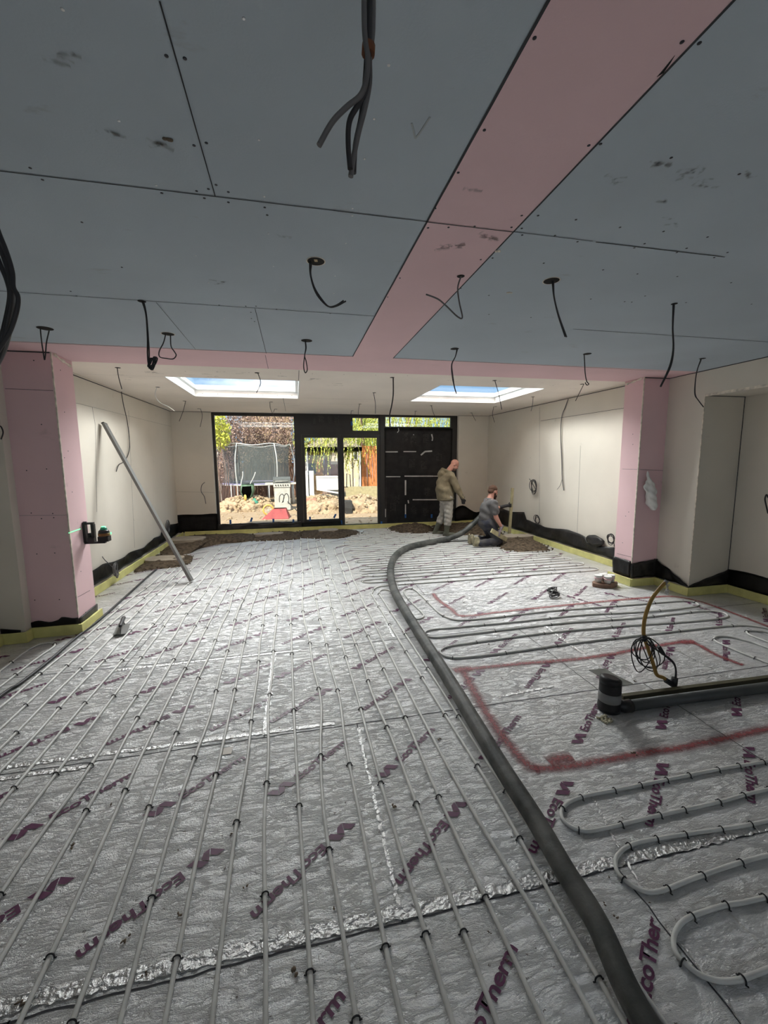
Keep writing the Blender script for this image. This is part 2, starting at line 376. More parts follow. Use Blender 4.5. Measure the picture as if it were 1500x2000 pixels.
for i in range(1, 9):
    y0 = ROWS[i]; xs = [-3.0]+list(ends[i])+[5.5]
    for k in range(len(xs)-1):
        lo, hi = xs[k]+.01, xs[k+1]-.01; left = (hi < .6 and i != 3) or (i == 3 and hi < 0) or (i == 1 and hi < 1.4)
        st, pt = LAT[i][0 if left else 1]
        dn = st + (.40 if i != 3 else (.43 if not left else .44))
        for q in range(-12, 13):
            x = st+q*pt; xd = dn+q*pt
            if i == 1 and lo > 1 and x < lo-.1: continue
            if i in (4, 5) and lo > 3.2 and x > 3.6: continue
            if x < hi and x+.45 > lo: put_print((x, y0+.72), radians(39), (lo, hi))
            if xd > lo and xd-.45 < hi: put_print((xd, y0+.485), radians(-141), (lo, hi))
for a, b in (((1178, 1158), (1262, 1174)), ((1105, 1163), (1170, 1182)), ((1330, 1172), (1378, 1190))):
    p, q = onz(*a), onz(*b); d = q-p; put_print(p, math.atan2(d.y, d.x))
obj('printed_lettering', pb, 'print', floor)
# ---- red setting-out paint
def spray(pts, w, z):
    bm = bmesh.new(); pp = catmull([V((p[0], p[1], 0)) for p in pts], 6); jitter_strip(bm, pp, w*1.45, z, .004, .03, uv=True); obj('spray_line', bm, 'spray', floor)
spray([(1.31, 3.04), (1.27, 2.74), (1.235, 2.36), (1.235, 2.11), (1.25, 1.95), (1.30, 1.91)], .085, .0042)
spray([(1.27, 1.92), (1.38, 1.90), (1.53, 1.89), (1.91, 1.89), (2.35, 1.88), (2.93, 1.90), (3.6, 1.9)], .07, .0045)
spray([(1.29, 3.05), (1.76, 3.04), (2.48, 3.0), (3.24, 3.06), (3.54, 3.07), (3.65, 3.01), (3.62, 2.79), (3.65, 2.59)], .07, .0048)
spray([(1.72, 5.0), (1.70, 4.72), (1.74, 4.42), (1.74, 4.22), (1.81, 4.17)], .07, .0042)
spray([(1.76, 4.18), (1.91, 4.16), (2.27, 4.19), (2.82, 4.21), (3.47, 4.22), (4.3, 4.22), (4.60, 4.19), (4.75, 4.05), (4.80, 3.77), (4.74, 3.1)], .06, .0045)
for c in ((1.305, 3.05), (1.45, 1.945), (3.6, 3.06)):
    spray([(c[0]-.07, c[1]), (c[0], c[1]+.01), (c[0]+.09, c[1])], .10, .0052)
# fallen leaves and crumbs of screed on the foil
CR = [(245, 1832), (40, 1957), (283, 1903), (575, 1900), (450, 1630), (352, 1787), (1085, 1705), (1178, 1765), (1202, 1792), (980, 1325), (955, 1258), (878, 1306), (858, 1445), (145, 1652), (217, 1571), (512, 1284), (460, 1370), (650, 1775), (770, 1575), (1240, 1472), (1450, 1480), (1180, 1225), (1240, 1330), (907, 1176), (480, 1733)]
bm = bmesh.new()
for p in [onz(x, y, .004) for x, y in CR]+[V((random.uniform(-2.5, 4.5), random.uniform(1, 8), .003)) for _ in range(260)]:
    s_ = random.uniform(.007, .014) if p.z > .0035 else random.uniform(.002, .006)
    for k in range(3): ell(bm, p+V((random.uniform(-s_, s_), random.uniform(-s_, s_), s_*.15)), (s_*random.uniform(.4, .9), s_*random.uniform(.3, .6), s_*random.uniform(.15, .3)), Matrix.Rotation(random.uniform(0, 6), 3, 'Z'), 1)
obj('screed_crumbs', bm, 'concrete', None, 'dark crumbs of dried screed scattered over the foil', 'debris', kind='stuff')
obj('tape_scrap', B(onz(432, 1475, .003), onz(455, 1458, .004)), 'tape_brown', None, 'brown scrap of parcel tape on the foil between pipes', 'tape scrap')

# ---- ceilings: boards with narrow dark joints
def slab(name, x0, x1, y0, y1, z, m, holes=()):
    return struct(name, B((x0, y0, z), (x1, y1, z+.05)), m)
PX0, PX1, PY0, PY1 = .61, 1.025, 4.31, 5.03
ceil = slab('ceiling', -3.1, PX0-.002, -3, PY0-.002, ZC, 'blue')
ceilr = slab('ceiling', PX1+.002, 5.75, -3, PY0-.002, ZC, 'blue')
strip = slab('ceiling', PX0, PX1, -3, PY0, ZC-.0015, 'pink')
band = struct('ceiling', B((-3.1, PY0, ZC-.0015), (5.4, PY1, ZW+.06)), 'pink')
struct('ceiling', B((-3.1, -3, ZC+.05), (5.75, PY0+.1, ZC+.12)), 'joint')
# extension ceiling around the two roof windows, flush pieces forming one plane
SY0, SY1 = 6.32, 8.07
bm = bmesh.new()
w_ = .019
for x0, x1, y0, y1 in ((XL-T, XR+T, PY1, SY0-w_), (XL-T, XR+T, SY1+w_, YB+.2), (XL-T, SKYL[0][0]-w_, SY0-w_, SY1+w_), (SKYL[0][1]+w_, SKYL[1][0]-w_, SY0-w_, SY1+w_), (SKYL[1][1]+w_, XR+T, SY0-w_, SY1+w_)):
    box(bm, (x0, y0, ZW), (x1, y1, ZW+.10))
wceil = struct('ceiling', bm, 'white_ceiling')
def jline(parent, pts, w=.004, z=ZC):
    bm = bmesh.new(); jitter_strip(bm, pts, w, z-.0022, .0006, .15)
    obj('board_joint', bm, 'joint', parent)
for y in (1.885, 3.11): jline(ceil, [(-3, y-.01), (PX0, y)], .005)
jline(ceil, [(-3, .67), (PX0, .67)], .005)
jline(ceilr, [(PX1, 1.885), (1.45, 1.885)], .004); jline(ceilr, [(1.47, 1.89), (2.25, 1.89)], .006); jline(ceilr, [(2.25, 3.11), (4.85, 3.11)], .006)
jline(strip, [(PX0, 1.885), (PX1, 1.885)], .005, ZC-.0015)
def jx(parent, pxa, pxb, z=ZC, w=.004):
    a, b = onz(*pxa, z), onz(*pxb, z); jline(parent, [a, b], w, z)
jx(ceil, (312, 0), (420, 382)); jx(ceil, (498, 602), (520, 690)); jx(ceil, (305, 590), (382, 682), w=.003)
jx(band, (518, 693), (524, 720), ZC-.0015); jx(ceil, (0, 666), (690, 696), ZC, .007); jx(ceilr, (768, 699), (1308, 725), ZC, .007)
jline(ceil, [(PX0-.003, -3), (PX0-.003, PY0)], .009); jline(ceilr, [(PX1+.003, -3), (PX1+.003, PY0)], .008)
jx(wceil, (584, 723), (583, 744), ZW, .006); jx(wceil, (553, 777), (558, 803), ZW, .006); jx(wceil, (583, 777), (800, 782), ZW, .005)
jline(wceil, [(XL, 6.3), (-1.71, 6.32)], .003, ZW); jline(wceil, [(XL, 8.7), (XR, 8.75)], .003, ZW)
# screws
sm = bmesh.new(); lathe(sm, [(.0045, 0), (.0045, .0012), (.002, .0016)], seg=8); sm_me = finish(sm, 'screw', 'screw')
sd = bmesh.new(); lathe(sd, [(.0055, 0), (.0055, .001), (.003, .0014)], seg=8); sd_me = finish(sd, 'screw', 'black_screw')
def screw(parent, p, dark, n=V((0, 0, -1))):
    o = bpy.data.objects.new('screw', sd_me if dark else sm_me); C.objects.link(o); o.parent = parent
    o.location = V(p)-wloc(parent); o.rotation_euler = n.to_track_quat('Z', 'Y').to_euler()
light = [(122, 18), (476, 36), (759, 127), (731, 232), (712, 310), (506, 273), (232, 236), (305, 362), (516, 384), (524, 456), (688, 407), (675, 475), (534, 520), (537, 566), (382, 499), (688, 421), (654, 539), (652, 573), (407, 552), (438, 622)]
dark = [(325, 109), (361, 114), (379, 284), (403, 279), (407, 369), (422, 361), (446, 375), (446, 395), (399, 387), (384, 373), (517, 405), (522, 420), (59, 328), (83, 351), (316, 377), (160, 434), (238, 522), (138, 569), (150, 578), (428, 596), (480, 598), (500, 598), (540, 604), (645, 612), (490, 610), (491, 622), (497, 628)]
for p in light: screw(ceil, onz(*p, ZC), False)
for p in dark: screw(ceil, onz(*p, ZC), True)
for p in [(1366, 84), (1173, 281), (1311, 308), (1444, 340), (1051, 421), (1019, 446), (1020, 459), (1084, 460), (1128, 472), (1125, 429), (1211, 444), (1296, 452), (1382, 463), (1259, 476), (1239, 484), (1341, 485), (1322, 493), (1395, 503), (1421, 493), (1062, 514), (962, 504), (1178, 527), (1245, 535), (1323, 540), (1428, 552), (955, 614), (1037, 620), (1154, 584), (1220, 589), (1234, 590), (1468, 594), (955, 577), (1260, 578), (1340, 591)]: screw(ceilr, onz(*p, ZC), True)
for p in [(1044, 74), (1332, 82), (895, 337), (1150, 284), (946, 254), (850, 407), (927, 442), (876, 444), (836, 445), (999, 444), (1019, 421), (939, 507), (781, 543), (900, 563), (757, 580)]: screw(strip, onz(*p, ZC-.0015), True)
for a in range(9): screw(wceil, onz(300+a*62, 724+a*1.2, ZW), True)

# hand smears left on the boards
bm_ = {}
rs = random.Random(12)
for par, x, y, n, sp, z in ((ceilr, 1292, 320, 4, 14, ZC), (ceilr, 1360, 338, 7, 26, ZC), (ceilr, 1375, 362, 4, 20, ZC), (ceilr, 1301, 391, 3, 10, ZC), (ceilr, 1322, 430, 4, 20, ZC), (ceilr, 1205, 350, 3, 14, ZC), (ceilr, 1460, 342, 3, 12, ZC), (ceil, 120, 112, 4, 22, ZC), (ceil, 216, 262, 3, 14, ZC), (ceil, 303, 280, 4, 12, ZC), (ceil, 428, 552, 4, 16, ZC), (ceil, 555, 461, 1, 5, ZC), (strip, 885, 485, 3, 14, ZC-.0015), (strip, 925, 372, 1, 6, ZC-.0015), (strip, 960, 462, 2, 8, ZC-.0015), (wceil, 302, 727, 3, 14, ZW), (wceil, 610, 742, 4, 10, ZW), (wceil, 420, 728, 3, 20, ZW), (wceil, 470, 731, 2, 10, ZW), (wceil, 240, 737, 3, 14, ZW), (wceil, 985, 748, 3, 12, ZW), (wceil, 880, 744, 2, 12, ZW), (wceil, 545, 735, 2, 10, ZW), (wceil, 655, 751, 2, 8, ZW), (wceil, 1080, 754, 2, 10, ZW)):
    if par.name not in bm_: bm_[par.name] = (par, bmesh.new())
    for k in range(n):
        c = onz(x+rs.uniform(-sp, sp), y+rs.uniform(-sp, sp)*.5, z-.003-.0002*k); L_ = rs.uniform(.03, .09) if z == ZC else rs.uniform(.06, .16); a_ = rs.uniform(-.5, .5)
        jitter_strip(bm_[par.name][1], [(c.x-L_/2*cos(a_), c.y-L_/2*sin(a_)), (c.x+L_/2*cos(a_), c.y+L_/2*sin(a_))], L_*.45, c.z, .002, .02, uv=True)
for par, q in bm_.values(): obj('hand_smear', q, 'smear', par)

# ---- walls
def wall(name, a, b, m='ivory'): return struct(name, B(a, b), m)
wl = wall('wall_left', (XL-T, PY1, -.05), (XL, YB+.2, ZW+.02))
wr = wall('wall_right', (XR, PY1, -.05), (XR+T, YB+.2, ZW+.02))
wpl = wall('wall_left_pier', (-3.0, 4.65, -.05), (-2.24, PY1-.001, ZC+.02), 'pink')
wpr = wall('wall_right_pier', (4.49, 4.71, -.05), (5.35, PY1-.001, ZC+.02), 'pink')
wl2 = wall('wall_left_return', (-3.1, 4.55, -.05), (-2.66, 4.6499, ZC+.01))
wl3 = wall('wall_left_near', (-3.1, -3, -.05), (-2.87, 4.5499, ZC+.01))
wr2 = wall('wall_right_return', (4.89, 4.2, -.05), (5.7, 4.7099, ZC+.01))
wr3 = wall('wall_right_recess', (5.5, -3, -.05), (5.7, 4.1999, ZC+.01))
wr4 = wall('wall_right_lintel', (4.89, -3, 2.5), (5.4999, 4.1999, ZC+.01))
# unseen wall behind the photographer, its opening added to let sky light in
wall('wall_rear', (-3.1, -3.2, -.05), (-.1, -3.001, ZC)); wall('wall_rear', (2.5, -3.2, -.05), (5.7, -3.001, ZC)); wall('wall_rear', (-.099, -3.2, 2.1), (2.499, -3.001, ZC)); wall('wall_rear', (-.099, -3.2, -.05), (2.499, -3.001, .9))
# back wall left and right of the glazing (reveals .22 deep)
GX0, GX1 = -1.90, 4.27
wbl = wall('wall_back', (XL, YB, -.05), (GX0, YB+.35, ZW+.02)); wbr = wall('wall_back', (GX1, YB, -.05), (XR, YB+.35, ZW+.02))
# plaster corners, joints and dabs on the walls
def wj(parent, pts, axis, val, w=.004):
    """joint drawn on a wall plane through picture points"""
    f = onx if axis == 'x' else ony; P = [f(*p, val) for p in pts]; bm = bmesh.new()
    for a, b in zip(P[:-1], P[1:]): beam(bm, a, b, w, .002, side=(1, 0, 0) if axis == 'x' else (0, 1, 0))
    obj('board_joint', bm, 'joint', parent)
e = .0005
wj(wl, [(180, 795), (186, 830), (189, 1000)], 'x', XL+e); wj(wl, [(251, 802), (257, 940), (263, 1070)], 'x', XL+e, .002); wj(wl, [(140, 785), (334, 833)], 'x', XL+e, .002)
wj(wl, [(133, 728.5), (333, 803.5)], 'x', XL+e, .012)
wj(wbl, [(333, 803.5), (412, 805)], 'y', YB-e, .008); wj(wbl, [(343, 960), (418, 962)], 'y', YB-e, .003)
wj(wbr, [(895, 812), (954, 812.5)], 'y', YB-e, .008); wj(wr, [(1222, 753.5), (954.5, 812.5)], 'x', XR-e, .012)
wj(wr, [(1054, 795), (1054, 950), (1053, 1040)], 'x', XR-e, .003); wj(wr, [(1134, 870), (1126, 1070)], 'x', XR-e, .003); wj(wr, [(1056, 822), (1219, 797)], 'x', XR-e, .006)
wj(wpr, [(1250, 917), (1296, 919)], 'y', 4.71-e, .004); wj(wpl, [(10, 759), (104, 763)], 'y', 4.65-e, .004); wj(wpl, [(38, 1007), (131, 1006)], 'y', 4.65-e, .002)
wj(wpr, [(1215, 916), (1248, 917)], 'x', 4.49+e, .003); wj(wpr, [(1205, 1081), (1233, 1088)], 'x', 4.49-e, .003); wj(wpl, [(152, 1166), (176, 1153)], 'x', -2.24+e, .003)
def seamline(name, bm, m, par): obj(name, bm, m, par)
bm = bmesh.new(); beam(bm, (-2.241, 4.649, .2), (-2.241, 4.649, ZC), .012, .012, (0, 1, 0)); obj('corner_bead', bm, 'plaster_edge', wpl)
bm = bmesh.new(); beam(bm, (4.491, 4.709, .2), (4.491, 4.709, ZC), .012, .012, (0, 1, 0)); obj('corner_bead', bm, 'plaster_edge', wpr)
bm = bmesh.new(); beam(bm, (4.891, 4.201, .25), (4.891, 4.201, 2.5), .010, .010, (0, 1, 0)); obj('corner_bead', bm, 'plaster_edge', wr2)
bm = bmesh.new(); beam(bm, (4.889, 4.2, 2.5), (4.889, -1, 2.5), .03, .012, (1, 0, 0)); obj('rough_edge', bm, 'plaster_edge', wr4)
bm = bmesh.new(); beam(bm, (5.499, 4.199, .25), (5.499, 4.199, 2.5), .012, .006, (0, 1, 0)); beam(bm, (4.9, 4.198, 2.499), (5.5, 4.198, 2.499), .012, .006, (0, 1, 0)); beam(bm, (5.498, 4.2, 2.499), (5.498, 0, 2.499), .012, .006, (0, 1, 0)); obj('board_joint', bm, 'joint', wr3)
bm = bmesh.new(); beam(bm, (4.888, 4.7, ZC-.003), (4.888, -1, ZC-.003), .012, .006, (1, 0, 0)); obj('board_joint', bm, 'joint', wr4)
bm = bmesh.new(); beam(bm, (-2.99, 4.648, ZC-.006), (-2.24, 4.648, ZC-.006), .012, .006, (0, 1, 0)); obj('board_joint', bm, 'joint', wpl)
bm = bmesh.new(); beam(bm, (4.49, 4.708, ZC-.006), (5.0, 4.708, ZC-.006), .012, .006, (0, 1, 0)); obj('board_joint', bm, 'joint', wpr)
for x, y in ((66, 704), (81, 829), (91, 916), (52, 919), (61, 1002), (103, 1003), (81, 1013), (105, 1011), (72, 1082), (107, 1080), (116, 1171), (68, 1172)): screw(wpl, ony(x, y, 4.65), True, V((0, -1, 0)))
for x, y in ((118, 723), (126, 805), (133, 881), (126, 894), (141, 961), (131, 989), (158, 1116), (167, 1196)): screw(wpl, onx(x, y, -2.24), True, V((1, 0, 0)))
for x, y in ((1236, 848), (1236, 868), (1228, 1000), (1222, 1008), (1216, 1060)): screw(wpr, onx(x, y, 4.49), True, V((-1, 0, 0)))
# rough torn plaster at the pier heads
for par, P in ((wpl, [(-2.235, 4.68, 2.79), (-2.235, 4.85, 2.76), (-2.235, 5.0, 2.74)]), (wpr, [(4.487, 4.74, 2.79), (4.487, 4.9, 2.77), (4.487, 5.02, 2.76)])):
    bm = bmesh.new(); tube(bm, catmull([V(p) for p in P], 5), lambda t: .012+.008*sin(t*17), 6); obj('torn_edge', bm, 'plaster_edge', par)

# unseen block added above the house to keep sun off the extension roof, roof of the extension, outer walls
struct('wall_sun_block', B((-3.4, -3.2, 3.4), (6, 5.0, 7.0)), 'brick')
bm = bmesh.new()
for x0, x1, y0, y1 in ((XL-T, XR+T, PY1+.03, SY0-.02), (XL-T, XR+T, SY1+.02, YB+.45), (XL-T, SKYL[0][0]-.02, SY0-.02, SY1+.02), (SKYL[0][1]+.02, SKYL[1][0]-.02, SY0-.02, SY1+.02), (SKYL[1][1]+.02, XR+T, SY0-.02, SY1+.02)):
    box(bm, (x0, y0, ZW+.13), (x1, y1, ZW+.17))
struct('ceiling_roof', bm, 'roof')
struct('trim_1', B((XL-T, YB+.05, ZW+.021), (XR+T, YB+.35, ZW+.129)), 'brick')

# ---- roof windows
for i, (a, b) in enumerate(SKYL):
    bm = bmesh.new(); t = .018; z0, z1 = ZW-.001, ZW+.20
    for q in (((a-t, SY0-t), (b+t, SY0)), ((a-t, SY1), (b+t, SY1+t)), ((a-t, SY0), (a, SY1)), ((b, SY0), (b+t, SY1))):
        box(bm, (q[0][0], q[0][1], z0), (q[1][0], q[1][1], z1))
    w = obj('window_%d' % (i+3), bm, 'white_trim', None, kind='structure')
    bm = bmesh.new(); k = .045
    for q in (((a, SY0), (b, SY0+k)), ((a, SY1-k), (b, SY1)), ((a, SY0+k), (a+k, SY1-k)), ((b-k, SY0+k), (b, SY1-k))):
        box(bm, (q[0][0], q[0][1], ZW+.115), (q[1][0], q[1][1], ZW+.135))
    obj('glazing_frame', bm, 'white_trim', w)
    obj('pane', B((a+.01, SY0+.01, ZW+.137), (b-.01, SY1-.01, ZW+.145)), 'roof_glass', w)
    for k in range(7): screw(w, (a+.12+k*.26, SY1-.0005, ZW+.05), True, V((0, -1, 0)))
    if i == 0: # raised roof lantern curb beyond the pane
        pass

# ---- glazing of the back wall
YF = YB+.10                                    # inner face of the frames
def fr(bm, x0, x1, z0, z1, w=.05, d=.07):
    for q in ((x0, x1, z0, z0+w), (x0, x1, z1-w, z1), (x0, x0+w, z0+w, z1-w), (x1-w, x1, z0+w, z1-w)):
        box(bm, (q[0], YF, q[2]), (q[1], YF+d, q[3]))
def pane(x0, x1, z0, z1, par): obj('pane', B((x0, YF+.03, z0), (x1, YF+.038, z1)), 'glass', par)
ZT = ZW-.015
bm = bmesh.new(); fr(bm, -1.90, .06, .17, ZT, .06); w1 = obj('window_1', bm, 'frame', None, kind='structure'); pane(-1.85, .01, .22, ZT-.05, w1)
bm = bmesh.new(); box(bm, (.06, YF-.02, 0), (.165, YF+.10, ZT)); box(bm, (2.16, YF-.02, 0), (2.27, YF+.10, ZT)); box(bm, (-1.9, YF, ZT-.004), (4.27, YF+.1, ZW))
box(bm, (.165, YF-.005, 2.41), (1.42, YF+.05, ZT-.02)); box(bm, (.165, YF-.01, 2.40), (2.16, YF+.08, 2.47)); box(bm, (4.12, YF, .05), (4.27, YF+.1, ZT))
box(bm, (-1.9, YF-.03, .03), (.06, YF+.08, .169)); box(bm, (.165, YF, 2.86), (2.16, YF+.08, ZT))
tr2 = obj('trim_2', bm, 'frame', None, kind='structure')
bm = bmesh.new(); fr(bm, 1.42, 2.16, 2.471, 2.859, .035); w2 = obj('window_2', bm, 'frame', None, kind='structure'); pane(1.45, 2.13, 2.5, 2.83, w2)
bm = bmesh.new(); fr(bm, 2.27, 4.12, 2.58, ZT-.001, .035); w5 = obj('window_5', bm, 'frame', None, kind='structure'); pane(2.3, 4.09, 2.61, ZT-.03, w5)
bm = bmesh.new(); fr(bm, .167, 1.135, .03, 2.399, .075); d1 = obj('door_1', bm, 'frame', None, kind='structure')
obj('lower_panel', B((.242, YF+.01, .105), (1.06, YF+.05, .26)), 'frame', d1); pane(.22, 1.08, .261, 2.34, d1)
bm = bmesh.new(); fr(bm, 1.137, 2.158, .03, 2.399, .075); d2 = obj('door_2', bm, 'frame', None, kind='structure'); pane(1.19, 2.1, .09, 2.34, d2)
bm = bmesh.new(); box(bm, (1.16, YF-.03, .98), (1.19, YF, 1.14)); beam(bm, (1.175, YF-.045, 1.08), (1.30, YF-.045, 1.08), .018, .018); box(bm, (1.165, YF-.05, 1.07), (1.185, YF-.02, 1.09)); obj('door_handle', bm, 'frame', d2)
# black membrane over the solid part right of the doors, with pale tape, and over the head panel
bm = bmesh.new(); n = 26
g = [[bm.verts.new((2.27+1.86*i/n, YF-.012+.010*sin(i*1.7+j*.6)*cos(j*.9), .03+2.55*j/n)) for i in range(n+1)] for j in range(n+1)]
for j in range(n):
    for i in range(n): f = bm.faces.new((g[j][i], g[j][i+1], g[j+1][i+1], g[j+1][i])); f.smooth = True
r_ = bmesh.ops.solidify(bm, geom=bm.faces[:], thickness=.004)
mem = obj('membrane_sheet', bm, 'membrane', None, 'black breathable membrane covering the opening right of the garden doors', 'membrane')
def tapebit(par, pts, w, m='cable_white'):
    P = [ony(*p, YF-.03) for p in pts]; bm = bmesh.new()
    for a, b in zip(P[:-1], P[1:]): beam(bm, a, b, w, .004, (0, 1, 0))
    obj('tape_strip', bm, m, par)
for pts, w in (([(753, 882.5), (777, 882.5)], .03), ([(788, 882), (813, 882)], .025), ([(822, 889), (830, 882), (844, 881)], .04), ([(754, 931), (782, 931)], .025), ([(790, 930), (846, 930)], .03), ([(846, 930), (858, 930)], .02), ([(806, 976), (856, 976)], .03), ([(792, 938), (792, 967)], .04), ([(797, 977), (798, 983)], .03), ([(792, 985), (792, 1008)], .03), ([(843, 848), (845, 856), (844, 861)], .035), ([(753, 994), (753, 1010)], .02), ([(778, 836), (779, 841), (776, 845)], .02), ([(807, 849), (808.5, 849)], .02)):
    tapebit(mem, pts, w)
def blockprint(par, cx, cy, Y, w=.16, h=.22):
    bm = bmesh.new()
    c = ony(cx, cy, Y)
    for i in range(4):
        for j in range(9):
            if random.random() < .25: continue
            x0 = c.x-w/2+i*w/4; z0 = c.z-h/2+j*h/9; box(bm, (x0, Y, z0), (x0+w/4*.7, Y-.003, z0+h/9*random.uniform(.35, .7)))
    obj('printed_lettering', bm, 'membrane_print', par)
for cx, cy in ((792, 853), (808, 857), (832, 856), (805, 905), (828, 908), (858, 892), (768, 990), (808, 995), (835, 960), (832, 1000), (775, 975)): blockprint(mem, cx, cy, YF-.022)
for cx, cy, w in ((614, 822, .06), (628, 818, .13), (645, 820, .12), (658, 818, .12)): blockprint(tr2, cx, cy, YF-.024, w, .16)
# blue tape tabs
for x, y, a in ((450, 1019, 0), (491, 1015, .2), (534, 1017, 0), (573, 1018, 0), (605.5, 1013, 0), (654, 1008, .25), (667, 1020, 0), (687, 842-15, 0), (492, 1036, 0), (464, 1044, 0), (524, 1036, 0), (558, 1035, 0), (597, 1034, .4), (632, 1031, 0), (711, 1032, 0), (745, 1022, 0), (792, 1008, 0), (843, 1008, 0)):
    c = ony(x, y, YF-.04); bm = bmesh.new(); beam(bm, c+V((-a*.1, 0, -.05)), c+V((a*.1, 0, .05)), .045, .004, (0, 1, 0))
    obj('blue_tape_tab', bm, 'blue_tape', tr2)
# membrane sheet hanging over the sill of the picture window
def sheet(bm, P0, P1, n, zb, zt, amp, nrm, thick=.006, seed=0):
    """upright sheet between floor points P0,P1; zb, zt functions of t"""
    rnd = random.Random(seed); P0, P1 = V(P0), V(P1); m = 5; ph = rnd.random()*6
    g = [[bm.verts.new(P0.lerp(P1, i/n) + V(nrm)*(amp*(sin(i*.9+ph)*cos(j*.8+i*.37)+1)*.5+.004) + V((0, 0, zb(i/n)+(zt(i/n)-zb(i/n))*j/m))) for i in range(n+1)] for j in range(m+1)]
    for j in range(m):
        for i in range(n): f = bm.faces.new((g[j][i], g[j][i+1], g[j+1][i+1], g[j+1][i])); f.smooth = True
    bmesh.ops.solidify(bm, geom=bm.faces[:], thickness=thick)
def mem_run(pts_n, label):
    bm = bmesh.new()
    for k, (P0, P1, n, zb, zt, nrm, amp) in enumerate(pts_n): sheet(bm, P0, P1, n, zb, zt, amp, nrm, seed=k)
    return obj('damp_membrane', bm, 'membrane', None, label, 'membrane')
cst = lambda v: (lambda t: v)
mem_run([((-1.9, YB-.002, 0), (.1, YB-.002, 0), 30, cst(.10), lambda t: .24+.02*sin(t*20), (0, -1, 0), .02), ((.1, YB+.03, 0), (1.1, YB+.03, 0), 12, cst(.10), cst(.20), (0, -1, 0), .01)], 'black plastic membrane lapped below the picture window sill')
mem_run([((XL, YB, 0), (GX0+.03, YB, 0), 14, cst(.08), lambda t: .51+.006*sin(t*9), (0, -1, 0), .02)], 'black plastic membrane square at the foot of the back left wall')
mem_run([((XL, 5.05, 0), (XL, 10.4, 0), 60, cst(.09), lambda t: .27+.03*sin(t*9)+.02*sin(t*31)+(.07 if t > .75 else 0), (1, 0, 0), .035)], 'long black membrane upstand along the left extension wall')
mem_run([((XR, 5.1, 0), (XR, 10.4, 0), 60, cst(.10), lambda t: (.28 if t < .25 else .36 if t < .62 else .52)+.03*sin(t*23), (-1, 0, 0), .05), ((GX1-.1, YB, 0), (XR, YB, 0), 12, cst(.10), lambda t: .42+.10*sin(t*7), (0, -1, 0), .06)], 'black membrane sagging along the right extension wall behind the workers')
bm = bmesh.new(); ell(bm, (XR-.05, 6.15, .33), (.04, .22, .09), None, 3)
for v in bm.verts: v.co += V((random.uniform(-.008, .008), random.uniform(-.012, .012), random.uniform(-.012, .012)))
obj('membrane_fold', bm, 'membrane', None, 'crumpled fold of black membrane slumped against the right wall', 'membrane')
mem_run([((-2.66, 4.65, 0), (-2.24, 4.65, 0), 14, cst(.09), lambda t: .155+.012*sin(t*12)+.02*(t > .6), (0, -1, 0), .005), ((-2.236, 4.65, 0), (-2.236, 5.03, 0), 8, cst(.09), lambda t: .16+.02*t, (1, 0, 0), .004), ((-2.87, 4.55, 0), (-2.70, 4.55, 0), 6, cst(.08), lambda t: .15-.03*t, (0, -1, 0), .005)], 'black membrane edge around the foot of the left pink pier')
mem_run([((4.49, 5.03, 0), (4.49, 4.71, 0), 10, cst(.11), cst(.34), (-1, 0, 0), .02), ((4.47, 4.71, 0), (4.92, 4.71, 0), 14, cst(.11), lambda t: .31+.05*t, (0, -1, 0), .03), ((4.89, 4.71, 0), (4.89, 4.2, 0), 14, cst(.11), lambda t: .36-.22*t, (-1, 0, 0), .04)], 'black membrane wrapped around the foot of the right pink pier')
mem_run([((4.87, 4.2, 0), (5.5, 4.2, 0), 16, cst(.10), lambda t: .12+.18*t, (0, -1, 0), .02), ((5.5, 4.2, 0), (5.5, -1, 0), 50, cst(.10), lambda t: .30+.02*sin(t*30), (-1, 0, 0), .02)], 'black membrane upstand inside the right wall recess')
# yellow edge insulation
def foam(segs, label):
    bm = bmesh.new(); h = .105
    for (a, b, nrm, off) in segs:
        a, b, nr = V(a), V(b), V(nrm); q0 = a+nr*off; q1 = b+nr*off; n = max(2, int((b-a).length/.15)); prev = None
        for i in range(n+1):
            p = q0.lerp(q1, i/n) + nr*(.004*sin(i*1.9)); top = p+nr*.0
            ring = [bm.verts.new(p+V((0, 0, .002))), bm.verts.new(p+nr*.024+V((0, 0, .002))), bm.verts.new(p+nr*.022+V((0, 0, h+.003*sin(i*2.3)))), bm.verts.new(p+V((0, 0, h)))]
            if prev:
                for k in range(4): bm.faces.new((prev[k], prev[(k+1) % 4], ring[(k+1) % 4], ring[k]))
            else: bm.faces.new(ring)
            prev = ring
        bm.faces.new(prev[::-1])
    return obj('edge_insulation', bm, 'yellow', None, label, 'insulation')
foam([((XL, 5.12, 0), (XL, 10.38, 0), (1, 0, 0), .10)], 'yellow foam edge strip along the left extension wall')
foam([((XR, 5.10, 0), (XR, 10.38, 0), (-1, 0, 0), .12)], 'yellow foam edge strip along the right extension wall')
foam([((XL+.14, YB, 0), (XR-.14, YB, 0), (0, -1, 0), .03)], 'yellow foam edge strip below the garden doors and window')
foam([((-2.70, 4.65, 0), (-2.20, 4.65, 0), (0, -1, 0), .02), ((-2.24, 4.61, 0), (-2.24, 5.08, 0), (1, 0, 0), .02), ((-2.90, 4.55, 0), (-2.64, 4.55, 0), (0, -1, 0), .03), ((-2.66, 4.5, 0), (-2.66, 4.62, 0), (1, 0, 0), .006), ((-2.87, 4.5, 0), (-2.87, 0, 0), (1, 0, 0), .02)], 'yellow foam edge strip around the left pink pier')
